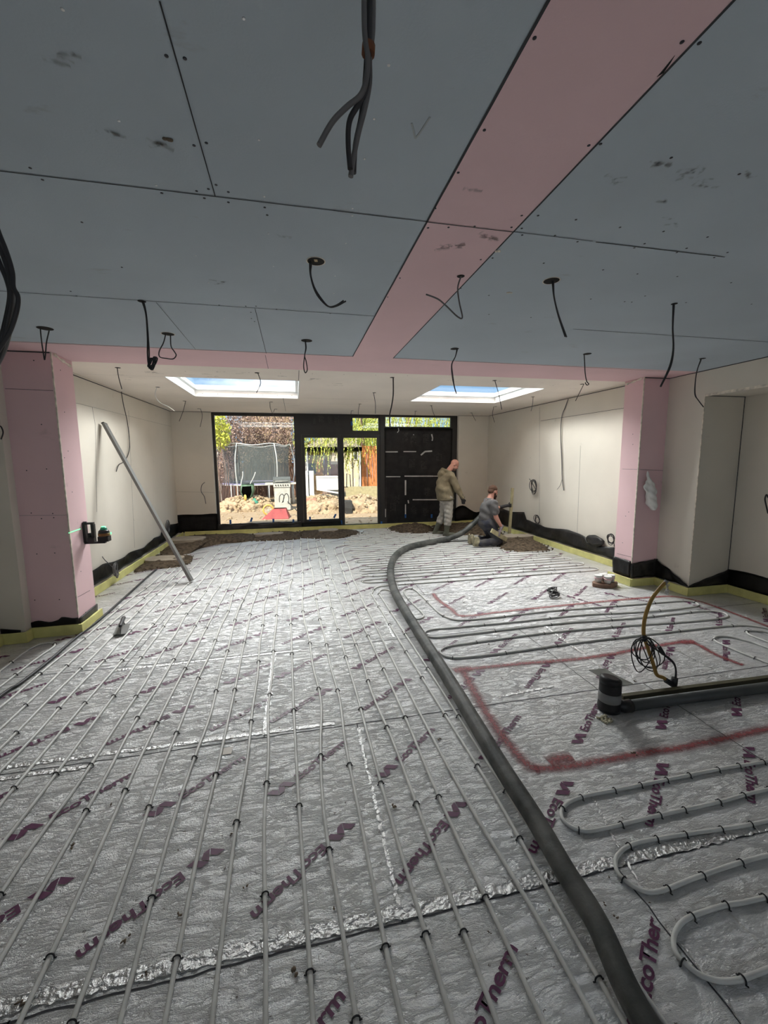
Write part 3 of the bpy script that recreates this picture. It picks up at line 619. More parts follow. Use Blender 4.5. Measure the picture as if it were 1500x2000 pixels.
foam([((4.49, 5.08, 0), (4.49, 4.66, 0), (-1, 0, 0), .03), ((4.45, 4.71, 0), (4.90, 4.71, 0), (0, -1, 0), .04), ((4.89, 4.67, 0), (4.89, 4.15, 0), (-1, 0, 0), .045), ((4.84, 4.2, 0), (5.45, 4.2, 0), (0, -1, 0), .03), ((5.5, 4.17, 0), (5.5, -1, 0), (-1, 0, 0), .03)], 'yellow foam edge strip around the right pink pier and recess')
# ================================================================== HEATING PIPES
PRAD = .0088
cb = bmesh.new()     # moulded clip: an arch over the pipe with two barbed feet
tube(cb, [V((.0125*cos(a), 0, .0125*sin(a)+.009)) for a in [pi*k/10 for k in range(11)]], .0028, 6)
for s_ in (-1, 1):
    tube(cb, [V((s_*.0125, 0, .010)), V((s_*.0125, 0, -.008))], .0028, 6); tube(cb, [V((s_*.0125, 0, .001)), V((s_*.020, 0, .004))], .0026, 6)
clip_me = finish(cb, 'pipe_clip', 'clip')
pipe_objs = []
def pipe(P, label, group=None, clip=.62, name='heating_pipe', m='pipe', r=PRAD, off=None, z=.0005, smooth=5, seg=10):
    P = [V((p[0], p[1], (p[2] if len(p) > 2 else 0)+r+z)) for p in P]
    Q = catmull(P, smooth) if smooth > 1 else P
    bm = bmesh.new(); tube(bm, Q, r, seg)
    o = obj(name, bm, m, None, label, 'pipe', group, org=V((Q[0].x, Q[0].y, 0)))
    if clip:
        d = off if off is not None else random.uniform(.1, .6); acc = 0; nxt = d; cnt = 0
        for a, b in zip(Q[:-1], Q[1:]):
            L = (b-a).length
            while acc+L > nxt and cnt < 95:
                p = a.lerp(b, (nxt-acc)/L); dr = b-a
                if -2.6 < p.x < 4.9 and p.y > .9:
                    c = bpy.data.objects.new('pipe_clip', clip_me); C.objects.link(c); c.parent = o
                    c.location = V((p.x, p.y, 0))-V(o.location); c.rotation_euler = (0, random.uniform(-.15, .15), math.atan2(dr.y, dr.x)-pi/2); cnt += 1
                nxt += clip*random.uniform(.75, 1.2)
            acc += L
    pipe_objs.append(o); return o
YA = (.2, 1.1, 1.85, 2.85, 4.95)
L185 = (-2.15, -1.99, -1.85, -1.71, -1.53, -1.37, -1.22, -1.09, -.94, -.78, -.63, -.48, -.34, -.21, -.04, .09, .25, .39, .54)
L110 = (-2.13, -1.97, -1.83, -1.69, -1.50, -1.35, -1.19, -1.06, -.91, -.75, -.59, -.44, -.30, -.16, -.02, .12, .28, .43, .55)
L285 = (-2.14, -1.98, -1.84, -1.71, -1.54, -1.39, -1.23, -1.12, -.97, -.80, -.65, -.51, -.36, -.23, -.06, .11, .25, .38, .53)
L495 = (-2.12, -2.0, -1.88, -1.75, -1.57, -1.43, -1.27, -1.12, -.98, -.84, -.70, -.57, -.43, -.28, -.12, .04, .19, .36, .49)
LANE = [(b+.03, b, a, c, d) for a, b, c, d in zip(L185, L110, L285, L495)]
ORD = ['first', 'second', 'third', 'fourth', 'fifth', 'sixth', 'seventh', 'eighth', 'ninth', 'tenth', 'eleventh', 'twelfth', 'thirteenth', 'fourteenth', 'fifteenth', 'sixteenth', 'seventeenth', 'eighteenth', 'nineteenth']
def wob(x, y, k): return x + .012*sin(y*2.1+k*1.3) + .009*sin(y*4.3+k*2.7)*(1 if y > 2.2 else .3)
for k, L in enumerate(LANE):
    far = L[4]; yend = (7.25, 7.45, 7.6, 8.9, 9.0, 9.1, 9.2, 9.3, 9.4)[k] if k < 9 else 9.5
    P = [(wob(x, y, k), y) for x, y in zip(YA, L)] if 0 else [(wob(x, y, k), y) for y, x in zip(YA, L)]
    y = 5.6
    while y < yend: P.append((wob(far+.012*(y-5)*(1 if k < 9 else .3), y, k), y)); y += .55
    # denser points between the anchors so that the run wanders softly
    Q = []
    for a, b in zip(P[:-1], P[1:]):
        n = max(1, int((b[1]-a[1])/.5))
        for i in range(n): t = i/n; yy = a[1]+(b[1]-a[1])*t; Q.append((a[0]+(b[0]-a[0])*t+.006*sin(yy*6.1+k), yy))
    Q.append(P[-1])
    lab = ('pale heating pipe running to the garden doors, leftmost of the long straight runs' if k == 0 else
           'pale heating pipe running to the garden doors, %s straight run from the left' % ORD[k])
    pipe(Q, lab, 'long straight heating pipe runs', clip=.78)
# A-C: long run, eight hairpins on the right of the extension, and back along the neighbouring run
def hair(xl, xr, ys, start_right=True):
    P = []; right = start_right
    for i, y in enumerate(ys):
        xs = [xl[i]+.13, xr[i]-.15]; xs = xs if right else xs[::-1]
        n = 6
        for k in range(n+1): x = xs[0]+(xs[1]-xs[0])*k/n; P.append((x, y+.008*sin(x*2+i)))
        if i < len(ys)-1:
            m = (y+ys[i+1])/2; q = (xr[i]+.0 if right else xl[i]); P.append((q, m))
        right = not right
    return P
rev = lambda L: [(wob(x, y, 30), y) for y, x in zip(YA, L)]
A = rev((.93, .95, .97, .94, .92))+[(.94, 5.19), (1.03, 5.40)]
ys = [5.46, 5.65, 5.81, 5.98, 6.14, 6.27, 6.43, 6.56, 6.71, 6.88, 7.04, 7.20, 7.36, 7.53, 7.69, 7.85, 8.03, 8.24]
xlv = [1.1]; xrv = []
lefts = [.89, .92, .95, 1.0, .96, .96, .96, .97]
for i in range(18): xlv.append(0)
xl = [1.08]+[lefts[min(7, (i-1)//2)] for i in range(1, 17)]+[1.0]; xr = [4.66]*18
A += hair(xl, xr, ys)
A += [(.92, 8.18), (.83, 7.75), (.81, 6.71), (.78, 5.97), (.78, 5.46), (.76, 4.61)]+rev((.84, .86, .81, .78, .77))[::-1][0:5]
pipe(A, 'pale heating pipe folded in many hairpins across the right of the extension', clip=.6, smooth=5)
D = rev((.70, .70, .68, .67, .63))+[(.64, 4.97), (.67, 5.73), (.69, 6.89), (.69, 7.88), (.76, 8.25), (.92, 8.38)]
ys = [8.41, 8.58, 8.75, 8.92, 9.09, 9.26, 9.43, 9.60, 9.77, 9.94, 10.1]
D += hair([1.1]+[.95, .95, 1.05, 1.05, 1.2, 1.2, 1.4, 1.4, 1.6, 1.6], [4.66]*11, ys)
pipe(D, 'pale heating pipe turning into close hairpins just inside the garden doors', clip=.6)
Bp = rev((1.08, 1.06, 1.04, 1.03, 1.02))+[(1.02, 5.13), (1.07, 5.27), (1.15, 5.28), (1.20, 5.15), (1.20, 4.75), (1.19, 4.38), (1.22, 4.22), (1.28, 4.19), (1.35, 4.25), (1.365, 4.37), (1.34, 4.75), (1.35, 5.10), (1.39, 5.22), (1.46, 5.25), (1.52, 5.18), (1.54, 4.8), (1.55, 4.32), (1.63, 4.10), (1.78, 4.04)]
Bp += [(2.22, 4.04), (2.79, 4.07), (3.33, 4.05), (3.9, 4.03), (4.5, 4.01), (4.66, 3.97), (4.68, 3.90), (4.55, 3.81), (3.9, 3.80), (3.07, 3.88), (2.22, 3.87), (1.58, 3.88), (1.31, 3.88), (1.22, 3.80), (1.28, 3.70), (1.56, 3.69), (2.13, 3.71), (2.78, 3.72), (3.54, 3.67), (4.09, 3.67), (4.5, 3.67), (4.66, 3.60), (4.64, 3.50), (4.48, 3.45), (4.0, 3.46), (3.37, 3.51), (2.49, 3.54), (2.0, 3.52), (1.6, 3.50), (1.36, 3.48), (1.24, 3.40), (1.27, 3.28), (1.42, 3.24), (1.87, 3.24), (2.44, 3.27), (3.18, 3.28), (4.05, 3.28), (4.45, 3.26), (4.62, 3.19), (4.72, 3.0), (4.78, 2.5), (4.8, 1.9)]
pipe(Bp, 'pale heating pipe looping under the grey hose and across the middle right floor', clip=.66)
pipe([(4.75, 1.8), (4.72, 2.5), (4.58, 3.02), (4.50, 3.10), (4.42, 3.13), (4.34, 3.06), (4.33, 2.95), (4.34, 2.6), (4.36, 1.8)], 'pale heating pipe hairpin furthest right beside the recess wall', clip=.5)
pipe([(4.2, 1.8), (4.19, 2.77), (4.16, 2.95), (4.08, 3.07), (3.96, 3.08), (3.87, 3.0), (3.86, 2.78), (3.88, 2.56), (3.92, 1.8)], 'pale heating pipe hairpin right of the grey waste pipe', clip=.5)
N1 = [(3.5, 1.67), (2.62, 1.67), (2.3, 1.68), (1.68, 1.68), (1.40, 1.68), (1.27, 1.65), (1.22, 1.60), (1.22, 1.55), (1.27, 1.505), (1.38, 1.495), (1.64, 1.50), (2.03, 1.50), (2.38, 1.51), (3.0, 1.5), (3.4, 1.46), (3.4, 1.40), (3.0, 1.37), (2.18, 1.36), (1.75, 1.385), (1.47, 1.40), (1.34, 1.37), (1.285, 1.32), (1.28, 1.27), (1.32, 1.215), (1.40, 1.20), (1.61, 1.215), (1.95, 1.225), (2.6, 1.2), (3.1, 1.18), (3.1, 1.12), (2.6, 1.09), (1.78, 1.09), (1.59, 1.10), (1.41, 1.095), (1.315, 1.065), (1.265, 1.02), (1.265, .975), (1.30, .93), (1.38, .905), (1.53, .905), (2.2, .92)]
pipe(N1, 'pale heating pipe of three wide bends in the right foreground', clip=.19, off=.25, smooth=7, seg=14)
pipe([(-2.5, 1.5), (-2.5, 3.0), (-2.5, 3.9), (-2.51, 4.07), (-2.515, 4.28), (-2.48, 4.41), (-2.40, 4.43), (-2.33, 4.37), (-2.315, 4.27), (-2.33, 4.1), (-2.33, 3.6), (-2.33, 1.5)], 'pale heating pipe hairpin in front of the left pink pier', clip=.5)
pipe([(-2.24, 1.5), (-2.235, 2.6), (-2.23, 3.45), (-2.20, 3.62), (-2.19, 4.03), (-2.205, 4.41), (-2.20, 4.73), (-2.195, 5.05), (-2.23, 5.91), (-2.26, 6.55), (-2.28, 7.2)], 'black flexible conduit along the left edge of the pipes', name='conduit', m='cable_dark', r=.013, clip=0)
# ---- delivery hose lying over the pipes
H = [onz(x, y, .066) for x, y in ((1268, 2012), (1262, 2000), (1165, 1800), (1103, 1700), (1045, 1600), (981, 1500), (921, 1400), (860, 1300), (796, 1200), (769, 1150), (763, 1112), (772, 1086), (795, 1070), (830, 1061), (872, 1053))]
H = [V((1.03, .2, .066)), V((1.03, .55, .066))]+H[1:]+[ony(902, 1041, 8.15), ony(922, 1025, 8.2), ony(941, 1007, 8.25), V((4.02, 8.28, .60)), V((4.20, 8.3, .50)), V((4.35, 8.32, .25))]
bm = bmesh.new(); tube(bm, catmull(H, 8), lambda t: .038+.020*min(1, t*1.6), 18)
ho = obj('screed_hose', bm, 'hose', None, 'thick dusty grey delivery hose snaking from the foreground to the kneeling worker', 'hose', org=V((1.03, .2, 0)))
# ================================================================== THINGS ON THE FLOOR AND WALLS
# straightedge leaning on the left wall
p0 = onz(374, 1134, .03); p1 = onx(204, 828, XL+.055); bm = bmesh.new(); d = (p1-p0).normalized(); beam(bm, p0, p1, .035, .10, side=(0, 1, 0))
se = obj('straightedge', bm, 'alu', None, 'long aluminium screeding straightedge leaning against the left wall', 'straightedge')
bm = bmesh.new(); beam(bm, p1-d*.002, p1+d*.012, .038, .103, side=(0, 1, 0)); obj('end_cap', bm, 'clip', se)
# steel trowel
c = onz(240, 1226, .022); t = thing('trowel', 'steel finishing trowel lying across the pipes beside the left pink pier', 'trowel', (c.x, c.y, 0))
a0 = onz(222, 1240, .022); a1 = onz(252, 1217, .022)
bm = bmesh.new(); extr(bm, [onz(221, 1240, .021), onz(246, 1238, .021), onz(255, 1218, .021), onz(231, 1218, .021)], (0, 0, .002)); obj('blade', bm, 'alu', t)
bm = bmesh.new(); A_ = onz(235, 1238, .025); B_ = onz(243, 1219, .025); tube(bm, catmull([A_, A_+V((0, .02, .05)), A_.lerp(B_, .3)+V((0, 0, .07))], 4), .006, 8); tube(bm, catmull([B_, B_+V((0, -.02, .05)), A_.lerp(B_, .75)+V((0, 0, .07))], 4), .006, 8); obj('shank', bm, 'alu', t)
bm = bmesh.new(); capsule(bm, A_.lerp(B_, .12)+V((0, 0, .072)), A_.lerp(B_, .95)+V((0, 0, .074)), .017, .020); obj('handle', bm, 'cable_dark', t)
# laser level clipped on the left pier
M['laser_red'] = mat('dark_orange_plastic', (.20, .085, .02), rough=.5); M['laser_green'] = mat('green_laser', (.15, 1, .35), emit=1.6)
M['lens'] = mat('green_lens', (.05, .35, .22), rough=.15, emit=.0)
c = V((-2.235, 4.93, 1.0)); t = thing('laser_level', 'self-levelling green line laser on a bracket fixed to the left pink pier', 'laser level', c)
bm = bmesh.new(); box(bm, (-2.238, 4.90, .90), (-2.215, 4.96, 1.12)); box(bm, (-2.215, 4.91, 1.095), (-2.14, 4.95, 1.115)); box(bm, (-2.165, 4.91, .955), (-2.135, 4.95, 1.095)); box(bm, (-2.238, 4.91, .885), (-2.04, 4.95, .905)); box(bm, (-2.20, 4.90, .90), (-2.14, 4.96, .955)); tube(bm, [(-2.25, 4.93, 1.115), (-2.21, 4.93, 1.115)], .012, 8); tube(bm, [(-2.19, 4.93, .905), (-2.19, 4.93, 1.0)], .018, 10); obj('bracket', bm, 'clip', t)
bm = bmesh.new(); box(bm, (-2.10, 4.89, .905), (-2.0, 4.97, .96)); lathe(bm, [(.050, 0), (.054, .03), (.050, .06), (.040, .075)], (-2.05, 4.93, .955), 20); ob = obj('housing', bm, 'clip', t)
bm = bmesh.new(); lathe(bm, [(.0545, 0), (.0555, .015), (.0545, .03)], (-2.05, 4.93, .965), 20); obj('band', bm, 'laser_red', t)
bm = bmesh.new(); lathe(bm, [(.030, 0), (.032, .012), (.022, .030)], (-2.05, 4.93, 1.03), 16); obj('lens', bm, 'lens', t)
bm = bmesh.new(); lathe(bm, [(.020, 0), (.022, .006)], (-2.05, 4.93, 1.0605), 12); lathe(bm, [(.012, 0), (.012, .004)], (-1.985, 4.93, .99), 10, (1, 0, 0)); obj('laser_window', bm, 'laser_green', t)
bm = bmesh.new(); beam(bm, onx(134, 1041, -2.238), onx(157, 1033, -2.238), .007, .002, (1, 0, 0)); obj('laser_line', bm, 'laser_green', t)  # glowing strip for the laser light cast on the pier
# white bag hung on the right pier
M['bag'] = mat('thin_white_plastic', (.80, .81, .79), rough=.35, bump=.35, bscale=12, var=.1)
bm = bmesh.new(); P = [(1264, 921, .01), (1268, 940, .03), (1270, 960, .055), (1272, 980, .07), (1276, 990, .05)]
for a, b in zip(P[:-1], P[1:]): capsule(bm, ony(a[0], a[1], 4.66), ony(b[0], b[1], 4.66), a[2], b[2])
for k in range(10): ell(bm, ony(1270+random.uniform(-9, 12), 962+random.uniform(-12, 30), 4.655), (random.uniform(.02, .05), .02, random.uniform(.05, .11)), Matrix.Rotation(random.uniform(-.4, .4), 3, 'Y'), 2)
bm = blob(bm, .008, 4)
for v in bm.verts: v.co += V((0, .006*sin(v.co.z*70+v.co.x*40), 0)); v.co.y = min(v.co.y, 4.705)
obj('plastic_bag', bm, 'bag', None, 'thin white plastic bag hanging on the right pink pier', 'bag')
# tubs in shrink wrap by the right pier
M['tub'] = mat('white_plastic_tub', (.78, .77, .74), rough=.4); M['wrap'] = mat('brown_card_tray', (.22, .13, .09), rough=.5)
k = 0; c0 = onz(1181, 1144, 0)
bm = bmesh.new(); polyslab(bm, [(c0.x+.17*cos(a)+.02*cos(3*a), c0.y+.13*sin(a)) for a in [2*pi*i/14 for i in range(14)]], .001, .05); obj('card_tray', bm, 'wrap', None, 'crushed brown tray holding white tubs at the right pink pier', 'tray')
for dx, dy, w in ((-.085, .03, 'left-hand tub'), (0, -.05, 'front tub'), (.095, .0, 'right-hand tub'), (.02, .065, 'hidden rear tub')):
    bm = bmesh.new(); lathe(bm, [(.040, 0), (.047, .085), (.051, .088), (.051, .097), (.047, .100), (.046, .098)], (c0.x+dx, c0.y+dy, .052), 20)
    tb = obj('tub', bm, 'tub', None, 'small white plastic pot, %s in the crushed tray by the right pier' % w, 'tub', 'white tubs in the tray')
    bm = bmesh.new(); lathe(bm, [(.0478, 0), (.0492, .02)], (c0.x+dx, c0.y+dy, .10), 20); obj('label_band', bm, 'pink', tb)
def coil(name, label, c, R, n, r, m, nrm=(0, 0, 1), tails=(), squash=1, cat='cable', seed=1):
    rnd = random.Random(seed); Rm = V(nrm).to_track_quat('Z', 'Y').to_matrix(); P = []
    for i in range(n*16):
        a = 2*pi*i/16; lp_ = i//16; rr = R*(.78+.34*((lp_*37+seed*13) % 10)/10)*(1+.12*sin(a*2+lp_*1.9+seed))
        P.append(V(c)+Rm @ V((rr*cos(a)*squash*(1-.25*(lp_ % 2))+.15*R*sin(lp_*2.3), rr*sin(a)+.12*R*cos(lp_*3.1), r+.006*sin(i*.37)*2+.008*(i/(n*16)))))
    bm = bmesh.new(); tube(bm, catmull(P+[V(q) for q in tails], 2), r, 6); return obj(name, bm, m, None, label, cat)
# figure-of-eight cable on the floor
c1, c2 = onz(1076, 1152, .01), onz(1085, 1168, .01); bm = bmesh.new(); P = []
for i in range(5*24):
    a = 2*pi*i/24; q = sin(a)*(1+.10*sin(i*.31)); mid = (c1+c2)/2; ax = (c2-c1); L = .25
    P.append(mid+ax.normalized()*q*L*.62+V((.075*sin(2*a)*(1+.2*sin(i*.13)), .02*sin(2*a), .012+.010*sin(i*.7)+i*.0002)))
tube(bm, catmull(P, 2), .0055, 6); cc = obj('cable_coil', bm, 'cable_dark', None, 'black and grey cable wound in a figure of eight on the foil', 'cable')
bm = bmesh.new(); lathe(bm, [(.02, -.018), (.024, 0), (.02, .018)], (c1+c2)/2+V((0, 0, .022)), 12, (c2-c1)); obj('binding_tie', bm, 'clip', cc)
# waste pipe stub with its collar
M['grey_pvc'] = mat('grey_waste_pipe', (.075, .08, .078), rough=.45); M['black_rubber'] = mat('black_rubber_boot', (.012, .012, .013), rough=.45); M['grey_tape'] = mat('grey_duct_tape', (.22, .22, .22), rough=.45); M['card'] = mat('grey_collar_card', (.33, .33, .29), rough=.6)
c = onz(1189, 1386, 0); RS = .070; t = thing('waste_pipe_stub', 'black capped waste pipe stub with grey tape band standing in the right floor', 'pipe stub', c)
bm = bmesh.new(); lathe(bm, [(RS*1.03, .004), (RS*1.07, .03), (RS*1.03, .06), (RS*1.01, .10), (RS, .205), (RS, .207)], c, 30); obj('sleeve', bm, 'black_rubber', t)
bm = bmesh.new(); lathe(bm, [(RS*1.04, .075), (RS*1.05, .105), (RS*1.04, .14)], c, 30); obj('tape_band', bm, 'grey_tape', t)
top = c+V((0, 0, .212)); ax = V((.20, .02, 1)).normalized()
bm = bmesh.new(); lathe(bm, [(RS*.97, -.03), (RS, .0), (RS*.98, .012), (RS*.7, .020)], top+V((0, 0, .012)), 30, ax); obj('cap', bm, 'black_rubber', t)
bm = bmesh.new(); extr(bm, [onz(1150, 1309, .232), onz(1183, 1306, .232), onz(1200, 1318, .225), onz(1234, 1334, .200), onz(1238, 1337, .198), onz(1206, 1341, .198), onz(1180, 1327, .212)], (0, 0, .003)); obj('collar_plate', bm, 'card', t)
pw0, pw1 = onz(1224, 1379, .037), onz(1500, 1342, .037); pd_ = (pw1-pw0).normalized(); pe = pw0+pd_*3.0
bm = bmesh.new(); tube(bm, [c+V((.02, 0, .043)), pw0-pd_*.02, pw0+pd_*.03], .043, 20); obj('side_socket', bm, 'black_rubber', t)
bm = bmesh.new(); tube(bm, [pw0+pd_*.032, pw0+pd_*1.2, pe], .037, 24); obj('waste_pipe', bm, 'grey_pvc', None, 'grey plastic waste pipe lying from the black stub to the right wall', 'pipe')
bm = bmesh.new(); q0, q1 = onz(1214, 1362, .02), onz(1500, 1325, .02); beam(bm, q0, q0+(q1-q0).normalized()*3, .035, .036, (0, 0, 1)); obj('duct_batten', bm, mat('olive_duct', (.085, .078, .045), rough=.6), None, 'thin olive duct running behind the grey waste pipe', 'duct')
for k in range(9):
    pass
bm = bmesh.new(); rr_ = random.Random(3)
for k in range(26): ell(bm, (c.x-.10+rr_.uniform(-.05, .03), c.y-.09+rr_.uniform(-.04, .03), .006), (rr_.uniform(.006, .018), rr_.uniform(.006, .014), .009), None, 1)
obj('foam_crumbs', bm, mat('pale_foam_crumbs', (.42, .38, .26)), None, 'pale crumbs of cut insulation at the foot of the black pipe stub', 'debris', kind='stuff')
# yellow gas pipe riser with a bundle of cables
M['gas'] = mat('ochre_gas_pipe', (.34, .20, .045), rough=.45, var=.1)
base = onz(1316, 1341, .02); Yr = base.y
rp_ = [base+V((.10, -.0, .0)), base, ony(1298, 1325, Yr+.03), ony(1283, 1318, Yr+.05), ony(1277, 1300, Yr+.07), ony(1264, 1262, Yr+.1), ony(1257, 1238, Yr+.1), ony(1260, 1205, Yr+.12), ony(1272, 1172, Yr+.14), ony(1286, 1152, Yr+.15), ony(1299, 1138, Yr+.16)]
t = thing('gas_riser', 'ochre yellow gas pipe curving up out of the floor on the right', 'pipe', (base.x, base.y, 0))
bm = bmesh.new(); tube(bm, catmull(rp_[1:], 6), .0135, 14); obj('riser_tube', bm, 'gas', t)
bm = bmesh.new(); tube(bm, [rp_[-1]+V((-.008, 0, -.012)), rp_[-1]+V((.014, 0, .014))], .0155, 12); obj('end_cap', bm, 'grey_tape', t)
M['film'] = mat('clear_film', (.75, .75, .74), rough=.3, alpha=.45, bump=.5, bscale=20)
bm = bmesh.new(); g = ony(1299, 1142, Yr+.15); nn = 8; gr = [[bm.verts.new(g+V((.012+.018*i/nn-.05*(j/6)*(i/nn-.6)+.008*sin(j*2+i), .010*sin(i*1.3+j), -.085*j/6*(1-.3*abs(i/nn-.4))))) for i in range(nn+1)] for j in range(7)]
for j in range(6):
    for i in range(nn): bm.faces.new((gr[j][i], gr[j][i+1], gr[j+1][i+1], gr[j+1][i])).smooth = True
obj('film_scrap', bm, 'film', t)
bm = bmesh.new(); tube(bm, catmull([base+V((-.06, .02, .05)), base+V((-.03, .01, .03)), base+V((.0, 0, .008))], 4), .02, 10); tube(bm, [base+V((.0, 0, .0)), base+V((.002, 0, .07))], .022, 12); obj('base_wrap', bm, 'clip', t)
bm = bmesh.new(); rnd = random.Random(5); kn = ony(1257, 1245, Yr+.08)
for i in range(7):
    w_, h_ = rnd.uniform(.04, .13), rnd.uniform(.17, .29); lean = rnd.uniform(-.05, .40); P = []
    for k in range(13):
        a = 2*pi*k/12; z = -h_/2*(1-cos(a)); P.append(kn+V((w_*sin(a)+lean*(-z)*1.15-.0, .018*sin(a*2+i), z)))
    tube(bm, catmull(P, 2), .0042, 6)
for s_ in (0, 1): tube(bm, catmull([kn+V((.03, 0, -.05)), ony(1305+s_*3, 1286, Yr), ony(1319+s_, 1305, Yr), ony(1317+s_*3, 1335, Yr)], 5), .005, 6)
cbn = obj('cable_bundle', bm, 'cable_dark', None, 'bundle of black cables looped and tied to the yellow gas pipe', 'cable')
bm = bmesh.new(); lathe(bm, [(.018, -.02), (.024, 0), (.018, .02)], kn+V((.004, 0, -.008)), 10); beam(bm, ony(1286, 1262, Yr+.02), ony(1296, 1278, Yr+.02), .02, .02, (0, 1, 0)); obj('binding_tape', bm, 'clip', cbn)

# ================================================================== CABLES
def cable(px, Y, label, r=.0035, m='cable_dark', twin=0, group=None, plane=None, name='cable', sm=5):
    P = [(onx if plane == 'x' else ony)(x, y, Y) for x, y in px]
    bm = bmesh.new(); tube(bm, catmull(P, sm), r, 7)
    for k in range(twin):
        off = V((.010*(k+1), .006, 0)); tube(bm, catmull([p+off*(.4+.6*i/len(P))+V((.004*sin(i*2+k), 0, 0)) for i, p in enumerate(P)], sm), r, 7)
    return obj(name, bm, m, None, label, 'cable', group)
def drop(hole, px, z, label, rad=.036, disc=True, par=None, wood=False, ring=False, **kw):
    h = onz(*hole, z); Y = h.y
    pts = list(px); o = cable([(pts[0][0], hole[1])]+pts, Y, label, **kw)
    if disc:
        bm = bmesh.new(); lathe(bm, [(rad, -.0022), (rad, -.0012)], h, 24); obj('hole_shade_disc', bm, 'hole_shade', par)  # flat disc under the board, its colour the dark inside of a hole
        if ring: bm = bmesh.new(); lathe(bm, [(rad*1.12, -.0016), (rad*1.12, -.0008)], h, 24); obj('cut_edge', bm, 'plaster_edge', par)
        if wood: bm = bmesh.new(); polyslab(bm, [(h.x-.012, h.y-.022), (h.x+.006, h.y-.024), (h.x+.010, h.y+.002), (h.x-.006, h.y+.004)], z-.0026, z-.0023); obj('batten_glimpse', bm, mat('pine_glimpse', (.55, .42, .24)), par)
    return o
drop((617, 510), [(605, 516), (606, 535), (612, 560), (622, 580), (640, 598), (655, 597), (671, 587)], ZC, 'twin cable hooking up to the right, hanging from a round hole below the large drop', rad=.045, par=ceil, twin=1, r=.004, wood=True, ring=True)
drop((900, 539), [(900, 541), (894, 562), (897, 590), (903, 620), (893, 618), (872, 598), (855, 584), (832, 575)], ZC, 'single grey cable bent sideways from the pink ceiling strip', rad=.022, par=strip, m='cable', r=.0045)
drop((1077, 548), [(1079, 553), (1082, 580), (1090, 615), (1104, 658)], ZC, 'twin cable hanging from a round hole right of the pink strip', rad=.045, par=ceilr, twin=1, r=.0045, ring=True)
drop((1317, 593), [(1315, 597), (1314, 640), (1315, 680), (1308, 715), (1290, 755)], ZC, 'pair of long black cables hanging before the right pink pier', rad=.02, par=ceilr, twin=1, r=.0055)
drop((88, 641), [(79, 645), (81, 665), (84, 685), (87, 703), (89, 690), (91, 668), (96, 646)], ZC, 'narrow cable loop hanging above the left pink pier', rad=.055, par=ceil, r=.0045)
o = drop((277, 588), [(278, 590), (285, 615), (288, 660), (288, 690), (290, 712), (296, 722), (300, 705), (294, 700), (289, 716), (298, 712), (304, 700), (300, 698), (293, 712), (291, 720)], ZC, 'black cable with a tied knot at its end left of the roof window', rad=.025, par=ceil, twin=1, r=.0045, sm=7)
drop((328, 652), [(323, 655), (319, 670), (311, 686), (312, 697), (325, 700), (338, 701), (344, 694), (340, 686), (334, 676), (333, 655)], ZC, 'wide cable loop hanging from a hole over the left roof window', rad=.048, par=ceil, r=.0045, ring=True)
drop((599, 665), [(596, 667), (597, 680), (595, 695), (593, 715), (596, 728), (600, 722), (598, 706), (595, 695), (598, 680), (597, 668)], ZC, 'small cable loop hanging near the middle seam left of the pink strip', rad=.048, par=ceil, r=.0045)
drop((888, 681), [(892, 683), (889, 697), (882, 712), (883, 735), (887, 755), (891, 769)], ZC, 'cable hanging over the right roof window from the blue board', rad=.04, par=ceilr, twin=1, r=.004)
drop((1147, 691), [(1141, 694), (1142, 712), (1143, 730), (1146, 745), (1150, 750), (1146, 752), (1143, 747)], ZC, 'cable with a curled end hanging right of the right roof window', rad=.04, par=ceilr, r=.005)
drop((1372, 700), [(1368, 704), (1362, 722), (1358, 745), (1357, 770), (1364, 782), (1374, 795)], ZC, 'pair of thin cables hanging near the right lintel', rad=.03, par=ceilr, twin=1, r=.005)
# big bundles near the camera
Y = .92; t = thing('cable_drop', 'thick bundle of three dark cables taped together, hanging at the top centre', 'cable', ony(716, -60, Y)+V((0, 0, 0)))
for k, P in enumerate(([(713, -200), (711, -40), (712, 60), (718, 110), (716, 150), (705, 185), (676, 210), (648, 240), (623, 284)], [(722, -200), (723, -40), (721, 60), (720, 110), (717, 165), (702, 200), (683, 235), (680, 280), (684, 330)], [(728, -200), (729, -40), (728, 60), (722, 110), (722, 160), (713, 210), (700, 260), (690, 310), (685, 345)], [(718, -200), (717, -40), (716, 60), (716, 110), (712, 170), (705, 230), (694, 285), (691, 338)])):
    bm = bmesh.new(); tube(bm, catmull([ony(x, y, Y+.008*k) for x, y in P], 6), .0055, 10); obj('cable_core', bm, 'cable' if k in (0, 2) else 'cable_dark', t)
bm = bmesh.new(); tube(bm, [ony(720, 88, Y+.01), ony(719, 107, Y+.01)], .0135, 12); obj('tape_wrap', bm, mat('rust_tape', (.17, .06, .025)), t)
Y = 1.35; t = thing('cable_drop', 'thick bundle of black cables hanging at the left edge of the ceiling', 'cable', ony(0, 440, Y))
for k, P in enumerate(([(-40, 250), (-30, 330), (-10, 430), (12, 490), (24, 530), (26, 560), (35, 580), (32, 610), (18, 650), (-4, 685), (-20, 720)], [(-52, 250), (-40, 330), (-18, 440), (6, 500), (19, 545), (21, 590), (14, 630), (4, 680), (-14, 720)], [(-60, 250), (-46, 340), (-22, 455), (0, 515), (14, 550), (19, 580), (10, 630), (-4, 680), (-20, 715)], [(-48, 250), (-34, 340), (-14, 440), (10, 500), (22, 540), (24, 590), (20, 640), (8, 685), (-10, 720)])):
    bm = bmesh.new(); tube(bm, catmull([ony(x, y, Y+.012*k) for x, y in P], 6), .0058, 10); obj('cable_core', bm, 'cable' if k == 3 else 'cable_dark', t)
